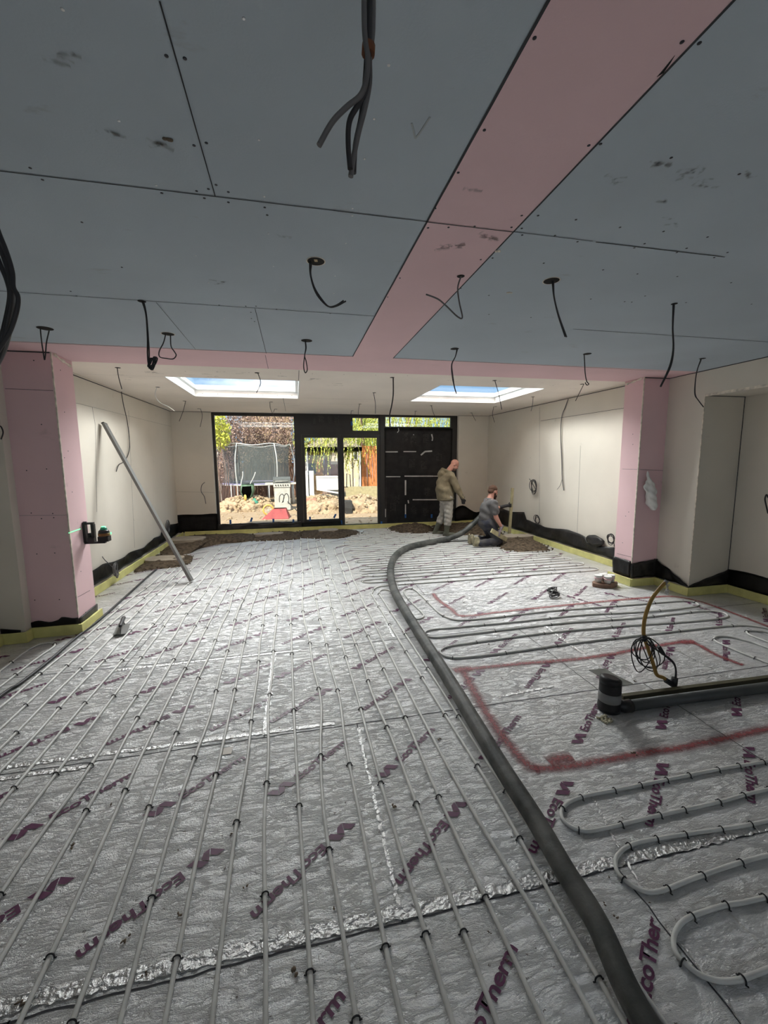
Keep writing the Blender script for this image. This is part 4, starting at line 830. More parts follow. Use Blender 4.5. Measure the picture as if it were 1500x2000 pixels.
# extension ceiling: small drops
wl_ = [((230, 718), [(229, 720), (232, 738), (238, 760)], 'short cable pair hanging nearest the left pink pier'), ((308, 756), [(306, 758), (303, 772), (312, 786), (328, 794), (341, 803)], 'pale cable curling to the right below the left roof window corner'),
 ((360, 783), [(362, 785), (358, 802), (350, 823)], 'short cable above the back left wall, first from the left'), ((388, 798), [(392, 800), (395, 812), (391, 834)], 'short cable above the back left wall, beside the window frame'),
 ((502, 728), [(504, 730), (509, 748), (501, 767)], 'thin cable hanging across the left roof window'), ((530, 785), [(527, 787), (529, 800), (541, 823)], 'cable hanging before the top of the picture window'),
 ((539, 799), [(536, 800), (534, 806)], 'tiny cable stub before the top of the picture window'), ((703, 789), [(702, 791), (700, 803), (700, 822)], 'thin cable hanging before the small top window'),
 ((688, 802), [(686, 804), (684, 818)], 'short thin cable at the left edge of the small top window'), ((731, 767), [(730, 769), (733, 788), (733, 808)], 'straight cable hanging midway between the two roof windows'),
 ((766, 737), [(768, 739), (768, 770), (765, 792), (761, 812), (762, 836)], 'long thick cable hanging midway, nearest the pink band'), ((842, 792), [(843, 794), (847, 808), (856, 822)], 'short cable before the long top window'),
 ((812, 803), [(811, 805), (810, 818), (812, 838)], 'thin cable before the middle of the long top window'), ((966, 743), [(967, 745), (974, 770), (980, 800)], 'cable hanging across the right roof window'),
 ((1041, 775), [(1041, 777), (1040, 790), (1037, 803)], 'short cable right of the right roof window'), ((968, 794), [(964, 796), (962, 810), (966, 825)], 'bent cable above the back right corner'), ((920, 806), [(922, 808), (929, 822)], 'short cable above the back right wall'),
 ((1137, 750), [(1140, 751), (1133, 765), (1124, 783)], 'short cable under the curled cable near the right pink pier')]
for hole, px, lab in wl_: drop(hole, px, ZW, lab, rad=.032, par=wceil, r=.005 if 'thick' not in lab else .009, m='cable_white' if lab.startswith('pale') else 'cable_dark')
cable([(237, 765), (241, 790), (248, 820), (252, 850), (253, 875), (248, 893), (240, 903), (232, 908), (227, 921)], XL+.02, 'long thin cable hanging down the left extension wall', plane='x', r=.006)
cable([(1110, 778), (1104, 795), (1097, 815), (1095, 850), (1097, 900), (1098, 935), (1101, 958)], XR-.03, 'long grey cable hanging down the right extension wall', plane='x', r=.007, m='cable', twin=1)
cable([(1098, 935), (1094, 948), (1088, 956)], XR-.035, 'short frayed end splitting from the right wall cable', plane='x', r=.004, m='cable')
cable([(400, 942), (394, 948), (393, 960), (399, 970), (402, 984)], YB-.03, 'short grey cable poking out of the back left wall', r=.008, m='cable')
cable([(0, 832), (3, 835), (6, 845), (2, 858)], 4.50, 'stub of black cable at the left edge by the return wall', r=.006)
cable([(1500, 1003), (1497, 990), (1494, 975), (1497, 966), (1500, 972)], 5.45, 'black cable end poking from the recess wall at the right edge', plane='x', r=.008)
coil('cable_coil', 'grey cable coil resting against the foot of the left extension wall', onx(225, 1114, XL+.16), .11, 4, .006, 'cable', (1, .1, .1), [onx(205, 1094, XL+.03), onx(200, 1087, XL+.01)], 1, seed=2)
coil('cable_coil', 'grey cable coil on the left wall behind the leaning straightedge', onx(327, 1030, XL+.06), .13, 4, .008, 'cable', (1, 0, 0), (), 1, seed=3)
coil('cable_coil', 'tangled dark cable coil high on the right extension wall', onx(1043, 950, XR-.07), .14, 4, .007, 'cable_dark', (-1, 0, 0), [onx(1034, 935, XR-.05)], .8, seed=4)
coil('cable_coil', 'small dark cable coil low on the right extension wall behind the upright batten', onx(1050, 1015, XR-.06), .085, 4, .007, 'cable_dark', (-1, 0, 0), (), 1, seed=5)
coil('cable_coil', 'dark cable coil low on the wall beside the right pink pier', onx(1194, 1053, XR-.06), .075, 4, .006, 'cable_dark', (-1, 0, 0), [onx(1200, 1068, XR-.05)], 1, seed=6)
# chalk tick on the ceiling
bm = bmesh.new(); 
for a, b in (((804, 240), (811, 270)), ((811, 270), (818, 262)), ((818, 262), (840, 228))):
    p, q = onz(*a, ZC), onz(*b, ZC); beam(bm, p-V((0, 0, .001)), q-V((0, 0, .001)), .006, .0012, (0, 0, 1))
obj('chalk_tick', bm, mat('chalk', (.42, .45, .47)), ceil)
bm = bmesh.new(); pt = [onz(x, y, ZC-.002) for x, y in ((1283, 150), (1292, 140), (1318, 108), (1310, 122), (1296, 142))]; extr(bm, pt, (0, 0, -.001)); obj('torn_gap', bm, 'hole_shade', strip)
# daub of filler on two spots
for x, y in ((974, 490), (995, 571), (327, 269)):
    bm = bmesh.new(); p = onz(x, y, ZC)
    for k in range(5): ell(bm, p+V((random.uniform(-.014, .014), random.uniform(-.008, .008), -.002)), (.008, .006, .004), None, 2)
    obj('filler_daub', bm, 'concrete' if y < 300 else 'plaster_edge', ceilr if x > 900 else ceil)
# ================================================================== HEAPS OF SCREED
from mathutils import noise as NZ
def heap(outline, h, label, seed=0, m='soil', name='screed_heap', flat=.0, clods=60, z0=.001, rough=.03, kind=None):
    rnd = random.Random(seed); n = len(outline); cx = sum(p[0] for p in outline)/n; cy = sum(p[1] for p in outline)/n
    R = catmull([V((p[0], p[1], 0)) for p in outline], 6, True); bm = bmesh.new(); K = 14; rings = []
    for k in range(K+1):
        s = 1-k/K; ring = []
        for i, p in enumerate(R):
            q = V((cx, cy, 0)).lerp(p, s*(1+.10*NZ.noise(V((p.x*4, p.y*4, seed)))*(s > .6)))
            z = h*max(0, 1-s**2.2)
            if flat: z = min(z, flat)
            z += rough*(NZ.noise(V((q.x*9, q.y*9, seed)))+.6*NZ.noise(V((q.x*26, q.y*26, seed))))*(.35+.65*(1-s))
            ring.append((q.x, q.y, z0 if k == 0 else max(z0+.004, z+.012)))
        if k == K: c = bm.verts.new((cx, cy, ring[0][2]))
        else: rings.append([bm.verts.new(v) for v in ring])
    L = len(R)
    for a, b in zip(rings[:-1], rings[1:]):
        for i in range(L): bm.faces.new((a[i], a[(i+1) % L], b[(i+1) % L], b[i]))
    for i in range(L): bm.faces.new((rings[-1][i], rings[-1][(i+1) % L], c))
    bm.faces.new(rings[0][::-1])
    for _ in range(clods):
        p = rnd.choice(R); s = rnd.uniform(.80, 1.10); r = rnd.uniform(.008, .024)
        q = V((cx+(p.x-cx)*s, cy+(p.y-cy)*s, r*.5+(0.02 if s < .95 else 0))); ell(bm, q, (r, r*.8, r*.7), Matrix.Rotation(rnd.uniform(0, 6), 3, 'Z'), 1)
    return obj(name, bm, m, None, label, 'heap', kind=kind)
heap([(-2.62, 7.15), (-2.35, 7.25), (-2.0, 7.30), (-1.86, 7.5), (-1.9, 7.9), (-2.05, 8.2), (-2.6, 8.3)], .05, 'low spread of dark damp screed at the foot of the leaning straightedge', 1)
heap([(-2.62, 8.35), (-2.1, 8.3), (-1.95, 8.8), (-1.6, 9.2), (-1.1, 9.33), (-.9, 9.8), (-1.2, 10.3), (-2.62, 10.35)], .09, 'dark damp screed heap in the back left corner', 2, rough=.045)
heap([(-1.0, 9.45), (-.5, 9.28), (0, 9.35), (.1, 9.8), (.0, 10.3), (-.9, 10.35)], .06, 'dark damp screed heap below the picture window', 3)
heap([(.05, 9.55), (.5, 9.25), (.95, 9.2), (1.35, 9.55), (1.5, 9.9), (1.2, 10.3), (.1, 10.35)], .08, 'dark damp screed heap at the threshold of the garden doors', 4)
heap([(2.35, 10.3), (2.36, 9.7), (2.6, 9.42), (3.1, 9.40), (3.36, 9.7), (3.3, 10.3)], .15, 'dark screed mound before the black membrane panel', 5, rough=.05)
heap([(3.45, 9.1), (4.0, 8.75), (4.6, 8.6), (4.9, 9.3), (4.8, 10.3), (3.5, 10.3)], .14, 'dark screed mound in the back right corner behind the two workers', 6, rough=.05)
heap([(3.95, 7.45), (3.92, 7.15), (4.2, 6.92), (4.66, 6.92), (4.88, 7.2), (4.93, 7.7), (4.9, 8.4), (4.4, 8.35), (4.12, 7.9)], .12, 'dark fresh screed heap beside the kneeling worker', 7, rough=.05, clods=120)
def pad(pts, label, z=.05):
    bm = bmesh.new(); R = catmull([V((p[0], p[1], 0)) for p in pts], 5, True); polyslab(bm, [(p.x, p.y) for p in R], .002, z)
    obj('levelled_pad', bm, 'screed_pad', None, label, 'screed pad')
pad([(-2.58, 8.0-.35), (-2.15, 7.6), (-2.0, 7.75), (-2.1, 7.95), (-2.58, 8.0)], 'smoothed tan screed strip inside the heap at the leaning straightedge', .066)
pad([(-2.6, 9.2), (-2.1, 9.15), (-1.95, 9.4), (-2.1, 9.6), (-2.6, 9.65)], 'smoothed tan screed strip in the back left corner heap', .125)
pad([(-.95, 9.72), (-.6, 9.68), (-.35, 9.75), (-.4, 9.95), (-.9, 9.95)], 'smoothed tan screed dot below the picture window', .085)
pad([(.5, 9.72), (.75, 9.66), (.95, 9.74), (.9, 10.0), (.55, 10.0)], 'smoothed tan screed dot at the garden door threshold', .108)
pad([(4.15, 7.75), (4.5, 7.65), (4.85, 7.7), (4.85, 7.95), (4.3, 8.0)], 'smoothed grey screed strip at the foot of the upright batten',   .145)

# ================================================================== PEOPLE
M['skin'] = mat('skin', (.50, .25, .19), rough=.55, var=.08, vscale=12)
M['hair'] = mat('short_brown_hair', (.10, .05, .03), rough=.85, bump=.6, bscale=150); M['beard'] = mat('dark_beard', (.05, .022, .016), rough=.9, bump=.6, bscale=150)
M['stubble'] = mat('grey_stubble', (.16, .10, .08), rough=.9)
M['hoodie'] = mat('olive_tan_hoodie', (.20, .165, .105), rough=.95, bump=.35, bscale=16, var=.18, vscale=8)
M['rib'] = mat('olive_ribbing', (.13, .11, .07), rough=.95)
M['light_trousers'] = mat('pale_splashed_trousers', (.40, .375, .33), rough=.95, bump=.3, bscale=14, col2=(.30, .28, .25), vscale=16)
M['wellies'] = mat('dusty_green_boots', (.085, .085, .06), rough=.6, var=.25)
M['glove'] = mat('black_work_glove', (.03, .028, .03), rough=.7); M['glove_grey'] = mat('grey_work_glove', (.16, .13, .14), rough=.8)
M['tee'] = mat('grey_tshirt', (.105, .10, .10), rough=.95, bump=.35, bscale=16); M['navy'] = mat('navy_work_trousers', (.030, .032, .048), rough=.9, bump=.3, bscale=14, col2=(.075, .07, .07), vscale=9)
M['boots'] = mat('tan_dusty_boots', (.30, .27, .18), rough=.9, bump=.3, var=.25, vscale=14); M['sole'] = mat('dark_sole', (.09, .08, .06), rough=.9)
M['eye'] = mat('dark_eye', (.03, .02, .02), rough=.3)
def frame(origin, heading):
    f = V((cos(heading), sin(heading), 0)); l = V((-sin(heading), cos(heading), 0)); o = V(origin)
    return lambda a, b, c: o + f*a + l*b + V((0, 0, c)), f, l
def head_parts(bm, L, c, pitch, yaw=0):
    """skull, jaw, nose, brow, ears; L maps local to place; c head centre local; returns local mapper of the head"""
    c = V(c)
    def H(a, b, z):
        a, b = a*cos(yaw)-b*sin(yaw), a*sin(yaw)+b*cos(yaw)
        return L(c.x+a*cos(pitch)+z*sin(pitch), c.y+b, c.z-a*sin(pitch)+z*cos(pitch))
    return H
def ellH(bm, H, c, r, sub=3):
    g = bmesh.ops.create_icosphere(bm, subdivisions=sub, radius=1)
    for v in g['verts']: v.co = H(c[0]+v.co.x*r[0], c[1]+v.co.y*r[1], c[2]+v.co.z*r[2])
def hand(bm, w, e, fdir, curl, side, spread, L, s=1.0):
    """w wrist, e direction of the palm, fdir palm width axis; fingers curl around 'curl' direction"""
    e = V(e).normalized(); wd = V(fdir).normalized(); cu = V(curl).normalized()
    for i in range(4):
        off = wd*(.024*(1.5-i)/1.5)*s*1.15; k = w+e*.010+off*.6; p = w+e*.085*s+off; ln = (.072, .080, .075, .058)[i]*s
        capsule(bm, k, p, .015*s, .0125*s, 8)
        q1 = p+(e*cos(.5*spread)+cu*sin(.5*spread)).normalized()*ln*.45; q2 = q1+(e*cos(1.2*spread)+cu*sin(1.2*spread)).normalized()*ln*.32; q3 = q2+(e*cos(1.9*spread)+cu*sin(1.9*spread)).normalized()*ln*.26
        capsule(bm, p, q1, .0105*s, .0095*s, 8); capsule(bm, q1, q2, .0095*s, .009*s, 8); capsule(bm, q2, q3, .009*s, .0075*s, 8)
    b = w+e*.03*s+wd*side*.026*s; t1 = b+(e*.6+wd*side*.7+cu*.35).normalized()*.042*s; t2 = t1+(e*.8+wd*side*.1+cu*.6).normalized()*.034*s
    capsule(bm, b, t1, .015*s, .012*s, 8); capsule(bm, t1, t2, .012*s, .009*s, 8)
def person_head(root, H, L, neck_l, skin_bm, bald):
    ellH(skin_bm, H, (-.010, 0, .035), (.098, .076, .090)); ellH(skin_bm, H, (.035, 0, -.035), (.062, .062, .075)); ellH(skin_bm, H, (.048, 0, -.085), (.042, .045, .032))
    ellH(skin_bm, H, (.083, 0, .028), (.016, .050, .012), 2); ellH(skin_bm, H, (.104, 0, -.012), (.014, .012, .026), 2); ellH(skin_bm, H, (.112, 0, -.026), (.014, .016, .011), 2)
    ellH(skin_bm, H, (.090, 0, -.055), (.013, .026, .007), 2); ellH(skin_bm, H, (.088, 0, -.066), (.013, .022, .008), 2); ellH(skin_bm, H, (.070, 0, -.10), (.026, .026, .022), 2)
    for s in (-1, 1): ellH(skin_bm, H, (-.012, s*.078, -.008), (.020, .009, .031), 2); ellH(skin_bm, H, (.070, s*.040, -.020), (.022, .020, .022), 2)

# ---- standing worker
org = onz(871, 1046, 0); th = radians(-6); L, f, l = frame((org.x, org.y+.06, 0), th)
root = thing('person', 'standing bald man in olive hoodie, pale splashed trousers and wellington boots, looking down', 'person', (org.x, org.y+.06, 0))
hc = (.20, .0, 1.635); H = head_parts(None, L, hc, radians(38))
sh_r, el_r, wr_r = (.08, -.20, 1.39), (.205, -.245, 1.11), (.335, -.22, .90); sh_l, el_l, wr_l = (.10, .20, 1.40), (.24, .24, 1.13), (.40, .16, .95)
hip_r, kn_r, an_r = (.03, -.10, .90), (.045, -.12, .49), (.0, -.13, .09); hip_l, kn_l, an_l = (.01, .10, .90), (-.01, .11, .50), (-.19, .11, .11)
bm = bmesh.new(); J = lambda p: L(*p)
person_head(root, H, L, None, bm, True)
capsule(bm, J((.02, 0, 1.44)), H(-.02, 0, -.03), .066, .060); capsule(bm, J((0, 0, .92)), J((-.01, 0, 1.15)), .13, .13); capsule(bm, J((-.01, 0, 1.15)), J((.02, 0, 1.38)), .14, .12)
for a in (sh_r, sh_l): capsule(bm, J((.03, 0, 1.40)), J(a), .08, .062)
for a, b, c in ((sh_r, el_r, wr_r), (sh_l, el_l, wr_l)): capsule(bm, J(a), J(b), .055, .044); capsule(bm, J(b), J(c), .044, .030)
for a, b, c in ((hip_r, kn_r, an_r), (hip_l, kn_l, an_l)): capsule(bm, J((0, 0, .93)), J(a), .11, .10); capsule(bm, J(a), J(b), .09, .062); capsule(bm, J(b), J(c), .06, .042)
obj('body', blob(bm, .009, 4), 'skin', root)
bm = bmesh.new(); ellH(bm, H, (.052, 0, -.078), (.056, .060, .042), 3); bm2 = bm; obj('stubble', blob(bm2, .008, 3), 'stubble', root)
for s in (-1, 1): bm = bmesh.new(); ellH(bm, H, (.088, s*.030, .008), (.009, .012, .006), 2); obj('eye', bm, 'eye', root)
bm = bmesh.new()     # hoodie
for a, b, ra, rb in (((.0, 0, .88), (-.03, 0, 1.02), .185, .195), ((-.03, 0, 1.02), (-.03, 0, 1.22), .195, .19), ((-.03, 0, 1.22), (.03, 0, 1.36), .185, .155)): capsule(bm, J(a), J(b), ra, rb, 20)
capsule(bm, J((.02, -.075, .86)), J((.0, -.07, 1.05)), .165, .16, 18); capsule(bm, J((.0, .075, .86)), J((.0, .07, 1.05)), .165, .16, 18); capsule(bm, J((-.03, -.07, 1.30)), J(sh_r), .13, .095); capsule(bm, J((-.01, .07, 1.30)), J(sh_l), .13, .095); capsule(bm, J((.06, 0, 1.0)), J((.05, 0, 1.2)), .16, .15)
for a, b, c in ((sh_r, el_r, wr_r), (sh_l, el_l, wr_l)): capsule(bm, J(a), J(b), .092, .076); capsule(bm, J(b), J(c), .076, .050); capsule(bm, J(b)+V((0, 0, -.01)), J(b).lerp(J(c), .75), .07, .06)
for k in range(12):
    a = pi*.5+2*pi*k/12; capsule(bm, J((.045+.105*cos(a), .115*sin(a), 1.475-.05*cos(a))), J((.045+.105*cos(a+.53), .115*sin(a+.53), 1.475-.05*cos(a+.53))), .038, .038, 10)
capsule(bm, J((-.10, -.05, 1.45)), J((-.10, .05, 1.45)), .07, .07); capsule(bm, J((-.13, 0, 1.40)), J((-.15, 0, 1.33)), .07, .05); capsule(bm, J((-.07, -.02, 1.53)), J((-.12, 0, 1.46)), .045, .055)
b2 = blob(bm, .012, 4)
for v in b2.verts:     # drape folds
    q = v.co-L(0, 0, 0); w_ = NZ.noise(V((q.x*7+q.z*2, q.y*7, q.z*4)))*.020+.008*sin(q.z*34+q.x*20+q.y*9); d_ = V((q.x, q.y, 0))
    if d_.length > 1e-4: v.co += d_.normalized()*w_
geo = b2.verts[:]+b2.edges[:]+b2.faces[:]; bmesh.ops.bisect_plane(b2, geom=geo, plane_co=L(0, 0, .845), plane_no=(0, 0, -1), clear_outer=True)
ho_ = obj('hoodie', b2, 'hoodie', root)
bm = bmesh.new(); lp = [J((.005+.172*cos(a), .235*sin(a), .853+.012*cos(a))) for a in [2*pi*k/28 for k in range(28)]]; tube(bm, lp, .026, 8, closed=True); obj('hem_rib', bm, 'rib', ho_)
for c_, e_ in ((wr_r, el_r), (wr_l, el_l)):
    bm = bmesh.new(); capsule(bm, J(c_).lerp(J(e_), .22), J(c_).lerp(J(e_), -.04), .054, .043); obj('cuff', bm, 'rib', ho_)
bm = bmesh.new()     # trousers
capsule(bm, J((0, -.05, .88)), J((0, .05, .88)), .15, .15, 20)
for a, b, c in ((hip_r, kn_r, an_r), (hip_l, kn_l, an_l)):
    A_, B_, C_ = J(a), J(b), J(c); capsule(bm, A_, B_, .128, .098, 16); capsule(bm, B_, B_.lerp(C_, .42), .098, .092, 16); capsule(bm, B_.lerp(C_, .3), B_.lerp(C_, .46), .095, .090, 16)
b2 = blob(bm, .011, 4)
for v in b2.verts:
    q = v.co; w_ = NZ.noise(V((q.x*9, q.y*9, q.z*7)))*.014+.005*sin(q.z*60+q.x*25); v.co += V((w_, w_*.6, 0))
obj('trousers', b2, 'light_trousers', root)
for kn, an, s in ((kn_r, an_r, 'r'), (kn_l, an_l, 'l')):
    bm = bmesh.new(); K_, A_ = J(kn), J(an); z_ = .03 if s == 'r' else .045
    capsule(bm, K_.lerp(A_, .50), A_, .072, .056, 16); ft = V((cos(th-.1), sin(th-.1), 0)); fl = V((A_.x, A_.y, 0))
    capsule(bm, A_, fl-ft*.03+V((0, 0, .055)), .056, .050); capsule(bm, fl-ft*.035+V((0, 0, .048)), fl+ft*.10+V((0, 0, .045)), .048, .045); capsule(bm, fl+ft*.08+V((0, 0, .045)), fl+ft*.17+V((0, 0, .042)), .047, .038)
    b2 = blob(bm, .009, 4)
    for v in b2.verts: v.co.z = max(v.co.z, .018)
    bt = obj('boot', b2, 'wellies', root)
    bm = bmesh.new(); pts = [(-.085, -.035), (-.085, .035), (-.02, .042), (.08, .048), (.17, .042), (.205, .0), (.17, -.042), (.08, -.048), (-.02, -.042)]; sd_ = V((-ft.y, ft.x, 0))
    polyslab(bm, [(fl+ft*a+sd_*b).xy for a, b in pts], .017, .034); obj('sole', bm, 'sole', bt)
for w_, el, s in ((wr_r, el_r, 1), (wr_l, el_l, -1)):
    W_, E_ = J(w_), J(el); e_ = (W_-E_).normalized(); e_ = (e_*.55+V((0, 0, -.7))).normalized(); bm = bmesh.new(); capsule(bm, W_-e_*.02, W_+e_*.03, .036, .036)
    hand(bm, W_+e_*.01, e_, f*1.0, l*s, 1, .75, L, 1.12); obj('glove', blob(bm, .0045, 2), 'glove', root)

# ---- kneeling worker
kp = onz(974, 1066, 0); hd = radians(2); hipw = V((kp.x-.21, kp.y+.13, 0)); L, f, l = frame(hipw, hd); J = lambda p: L(*p)
root = thing('person', 'kneeling bearded man in grey t-shirt and navy work trousers holding an upright batten', 'person', (hipw.x, hipw.y, 0))
hc = (.135, .02, 1.10); H = head_parts(None, L, hc, radians(12), radians(14))
sh_r, el_r, wr_r = (.04, -.19, .875), (.075, -.235, .605), (.20, -.235, .40); sh_l, el_l, wr_l = (.10, .19, .88), (.24, .27, .70), (.47, .32, .735)
hip_r, kn_r, an_r, toe_r = (0, -.10, .47), (.19, -.16, .075), (-.22, -.15, .085), (-.33, -.15, .05)
hip_l, kn_l, an_l, toe_l = (0, .10, .47), (.22, .13, .075), (-.20, .12, .085), (-.31, .12, .05)
bm = bmesh.new(); person_head(root, H, L, None, bm, False)
capsule(bm, J((.05, 0, .93)), H(-.02, 0, -.04), .066, .060); capsule(bm, J((0, 0, .50)), J((0, 0, .72)), .125, .13); capsule(bm, J((0, 0, .72)), J((.05, 0, .88)), .135, .11)
for a in (sh_r, sh_l): capsule(bm, J((.05, 0, .90)), J(a), .075, .06)
for a, b, c in ((sh_r, el_r, wr_r), (sh_l, el_l, wr_l)): capsule(bm, J(a), J(b), .056, .046); capsule(bm, J(b), J(c), .048, .030)
for a, b, c in ((hip_r, kn_r, an_r), (hip_l, kn_l, an_l)): capsule(bm, J((0, 0, .49)), J(a), .10, .10); capsule(bm, J(a), J(b), .085, .06); capsule(bm, J(b), J(c), .055, .04)
obj('body', blob(bm, .009, 4), 'skin', root)
bm = bmesh.new(); ellH(bm, H, (-.018, 0, .052), (.100, .080, .083)); ellH(bm, H, (-.065, 0, .005), (.052, .074, .062)); b2 = blob(bm, .007, 3)
obj('hair', b2, 'hair', root, 'short brown hair')
bm = bmesh.new(); ellH(bm, H, (.050, 0, -.085), (.060, .060, .045)); ellH(bm, H, (.075, 0, -.115), (.038, .036, .048)); ellH(bm, H, (.098, 0, -.048), (.010, .032, .008), 2)
for s in (-1, 1): ellH(bm, H, (.015, s*.066, -.055), (.022, .012, .045), 2)
obj('beard', blob(bm, .006, 3), 'beard', root, 'dark brown beard')
for s in (-1, 1): bm = bmesh.new(); ellH(bm, H, (.088, s*.030, .008), (.009, .012, .006), 2); obj('eye', bm, 'eye', root)
bm = bmesh.new()     # t-shirt
for a, b, ra, rb in (((.02, 0, .47), (.01, 0, .62), .165, .168), ((.01, 0, .62), (.02, 0, .76), .168, .165), ((.02, 0, .76), (.05, 0, .86), .162, .13)): capsule(bm, J(a), J(b), ra, rb, 20)
capsule(bm, J((.10, 0, .56)), J((.09, 0, .68)), .115, .115); capsule(bm, J((.03, -.06, .84)), J(sh_r), .115, .083); capsule(bm, J((.06, .06, .84)), J(sh_l), .115, .083)
for a, b in ((sh_r, el_r), (sh_l, el_l)): capsule(bm, J(a), J(a).lerp(J(b), .62), .086, .078)
b2 = blob(bm, .011, 4)
for v in b2.verts:
    q = v.co-L(0, 0, 0); w_ = NZ.noise(V((q.x*9+q.z*3, q.y*8, q.z*5)))*.014+.006*sin(q.z*40+q.x*26); d_ = V((q.x, q.y, 0))
    if d_.length > 1e-4: v.co += d_.normalized()*w_
bmesh.ops.bisect_plane(b2, geom=b2.verts[:]+b2.edges[:]+b2.faces[:], plane_co=L(0, 0, .40), plane_no=(-.25, 0, -1), clear_outer=True)
obj('tshirt', b2, 'tee', root)
bm = bmesh.new(); capsule(bm, J((-.02, -.05, .45)), J((-.02, .05, .45)), .14, .14, 20)
for a, b, c in ((hip_r, kn_r, an_r), (hip_l, kn_l, an_l)):
    capsule(bm, J(a), J(b)+V((0, 0, .025)), .122, .088, 16); capsule(bm, J(b)+V((0, 0, .02)), J(c), .084, .074, 16)
b2 = blob(bm, .011, 4)
for v in b2.verts:
    q = v.co; w_ = NZ.noise(V((q.x*9, q.y*9, q.z*7)))*.013+.005*sin(q.x*50+q.z*35); v.co += V((0, w_*.6, w_)); v.co.z = max(v.co.z, .019)
obj('trousers', b2, 'navy', root)
for an, toe in ((an_r, toe_r), (an_l, toe_l)):     # boots, soles facing back
    A_ = J(an); bm = bmesh.new(); capsule(bm, A_+f*.03, A_-f*.05+V((0, 0, .012)), .062, .058); capsule(bm, A_-f*.06+V((0, 0, .055)), A_-f*.075+V((0, 0, -.01)), .046, .048); capsule(bm, A_-f*.07, A_-f*.065+V((0, 0, -.045)), .045, .036)
    capsule(bm, A_-f*.05+V((0, 0, .05)), A_-f*.06+V((0, 0, .10)), .042, .036)
    b2 = blob(bm, .009, 4)
    for v in b2.verts: v.co.z = max(v.co.z, .019)
    bt = obj('boot', b2, 'boots', root); bm = bmesh.new(); c_ = A_-f*.118
    pts = [(-.040, -.062), (.040, -.062), (.046, 0), (.038, .06), (.034, .12), (0, .145), (-.034, .12), (-.038, .06), (-.046, 0)]
    extr(bm, [c_+l*a+V((0, 0, b+.005)) for a, b in pts], -f*.022); obj('sole', bm, 'boots', bt)
# gloves: left hand closed round the batten, right hand on the screeding board
bat0 = ony(994.5, 1054, hipw.y+.37); bat0.z = .146; bat1 = ony(1001, 953, hipw.y+.37)
gp = bat0.lerp(bat1, .62); Wl = gp-f*.105-l*.02; bm = bmesh.new(); capsule(bm, J(wr_l), Wl, .036, .034)
hand(bm, Wl, f+l*.12, V((0, 0, 1)), l, 1, 1.25, L, 1.1); obj('glove', blob(bm, .0045, 2), 'glove', root)
bd0, bd1 = ony(960, 1036, hipw.y-.33), ony(989, 1054, hipw.y-.24)
Wr = J(wr_r); gr_ = bd0.lerp(bd1, .48)+V((0, -.01, .05)); e_ = (gr_-Wr).normalized(); bm = bmesh.new(); capsule(bm, Wr-e_*.03, Wr+e_*.05, .036, .034)
hand(bm, Wr+e_*.03, e_, (bd1-bd0).cross(V((0, 0, 1))), V((0, 0, -1)), -1, .7, L, 1.1); obj('glove', blob(bm, .0045, 2), 'glove_grey', root)
M['pine'] = mat('raw_pine', (.36, .32, .19), rough=.8, var=.15, vscale=10)
bm = bmesh.new(); beam(bm, bat0-V((0, 0, .0)), bat1, .055, .035, side=(0, 1, 0)); obj('timber_batten', bm, 'pine', None, 'upright timber batten held by the kneeling worker', 'batten')
bm = bmesh.new(); beam(bm, bd0, bd1, .035, .085, side=(0, 0, 1)); obj('timber_float', bm, 'pine', None, 'short timber screeding board in the hand of the kneeling worker', 'screeding board')

# ================================================================== THE GARDEN
ZG = -.15
M['ground'] = mat('dry_ground', (.40, .31, .21), rough=1, col2=(.30, .22, .15), vscale=7, bump=.8, bscale=9, spec=.1)
M['clay'] = mat('clay_clods', (.46, .37, .25), rough=1, col2=(.30, .22, .15), vscale=9, bump=.7, bscale=16, spec=.1)
M['net'] = mat('trampoline_net', (.10, .12, .125), rough=.8, alpha=.5); M['galv'] = mat('galvanised_tube', (.62, .64, .64), rough=.4, metal=.3)
M['pad'] = mat('lilac_pad', (.36, .34, .56), rough=.7); M['rubber'] = mat('black_mat', (.05, .05, .05), rough=.8)
M['green'] = mat('green_barrow_paint', (.26, .42, .30), rough=.55, var=.3, vscale=6); M['red'] = mat('red_barrow_paint', (.55, .08, .09), rough=.5, var=.2)
M['tyre'] = mat('black_tyre', (.03, .03, .03), rough=.8); M['yellow_paint'] = mat('yellow_wheel', (.62, .42, .10), rough=.5)
M['steel'] = mat('grey_steel', (.45, .46, .44), rough=.5, metal=.1); M['canvas'] = mat('cream_canvas', (.66, .60, .48), rough=.9)
M['white_paint'] = mat('white_panel', (.72, .74, .74), rough=.6); M['fence'] = mat('orange_fence', (.48, .18, .06), rough=.8, var=.2, vscale=5); M['brown_wood'] = mat('brown_boards', (.24, .11, .07), rough=.8)
M['stone'] = mat('buff_brick', (.50, .38, .22), rough=.9, col2=(.34, .24, .14), vscale=14); M['render'] = mat('cream_render', (.62, .54, .40), rough=.9)
M['twig'] = mat('bare_twigs', (.22, .155, .13), rough=.9); M['leaf_pink'] = mat('dry_hedge_leaf', (.30, .20, .175), rough=.9, col2=(.40, .31, .26), vscale=3)
M['leaf_yellow'] = mat('fresh_yellow_leaf', (.46, .50, .06), rough=.7, col2=(.60, .62, .12), vscale=3); M['leaf_green'] = mat('willow_leaf', (.34, .42, .07), rough=.7, col2=(.52, .55, .12), vscale=3)
M['dark_leaf'] = mat('dark_hedge_leaf', (.09, .10, .07), rough=.9); M['glass_dark'] = mat('dark_window', (.05, .06, .07), rough=.2)
def gz(x, y): return onz(x, y, ZG)
bm = bmesh.new(); n = 60
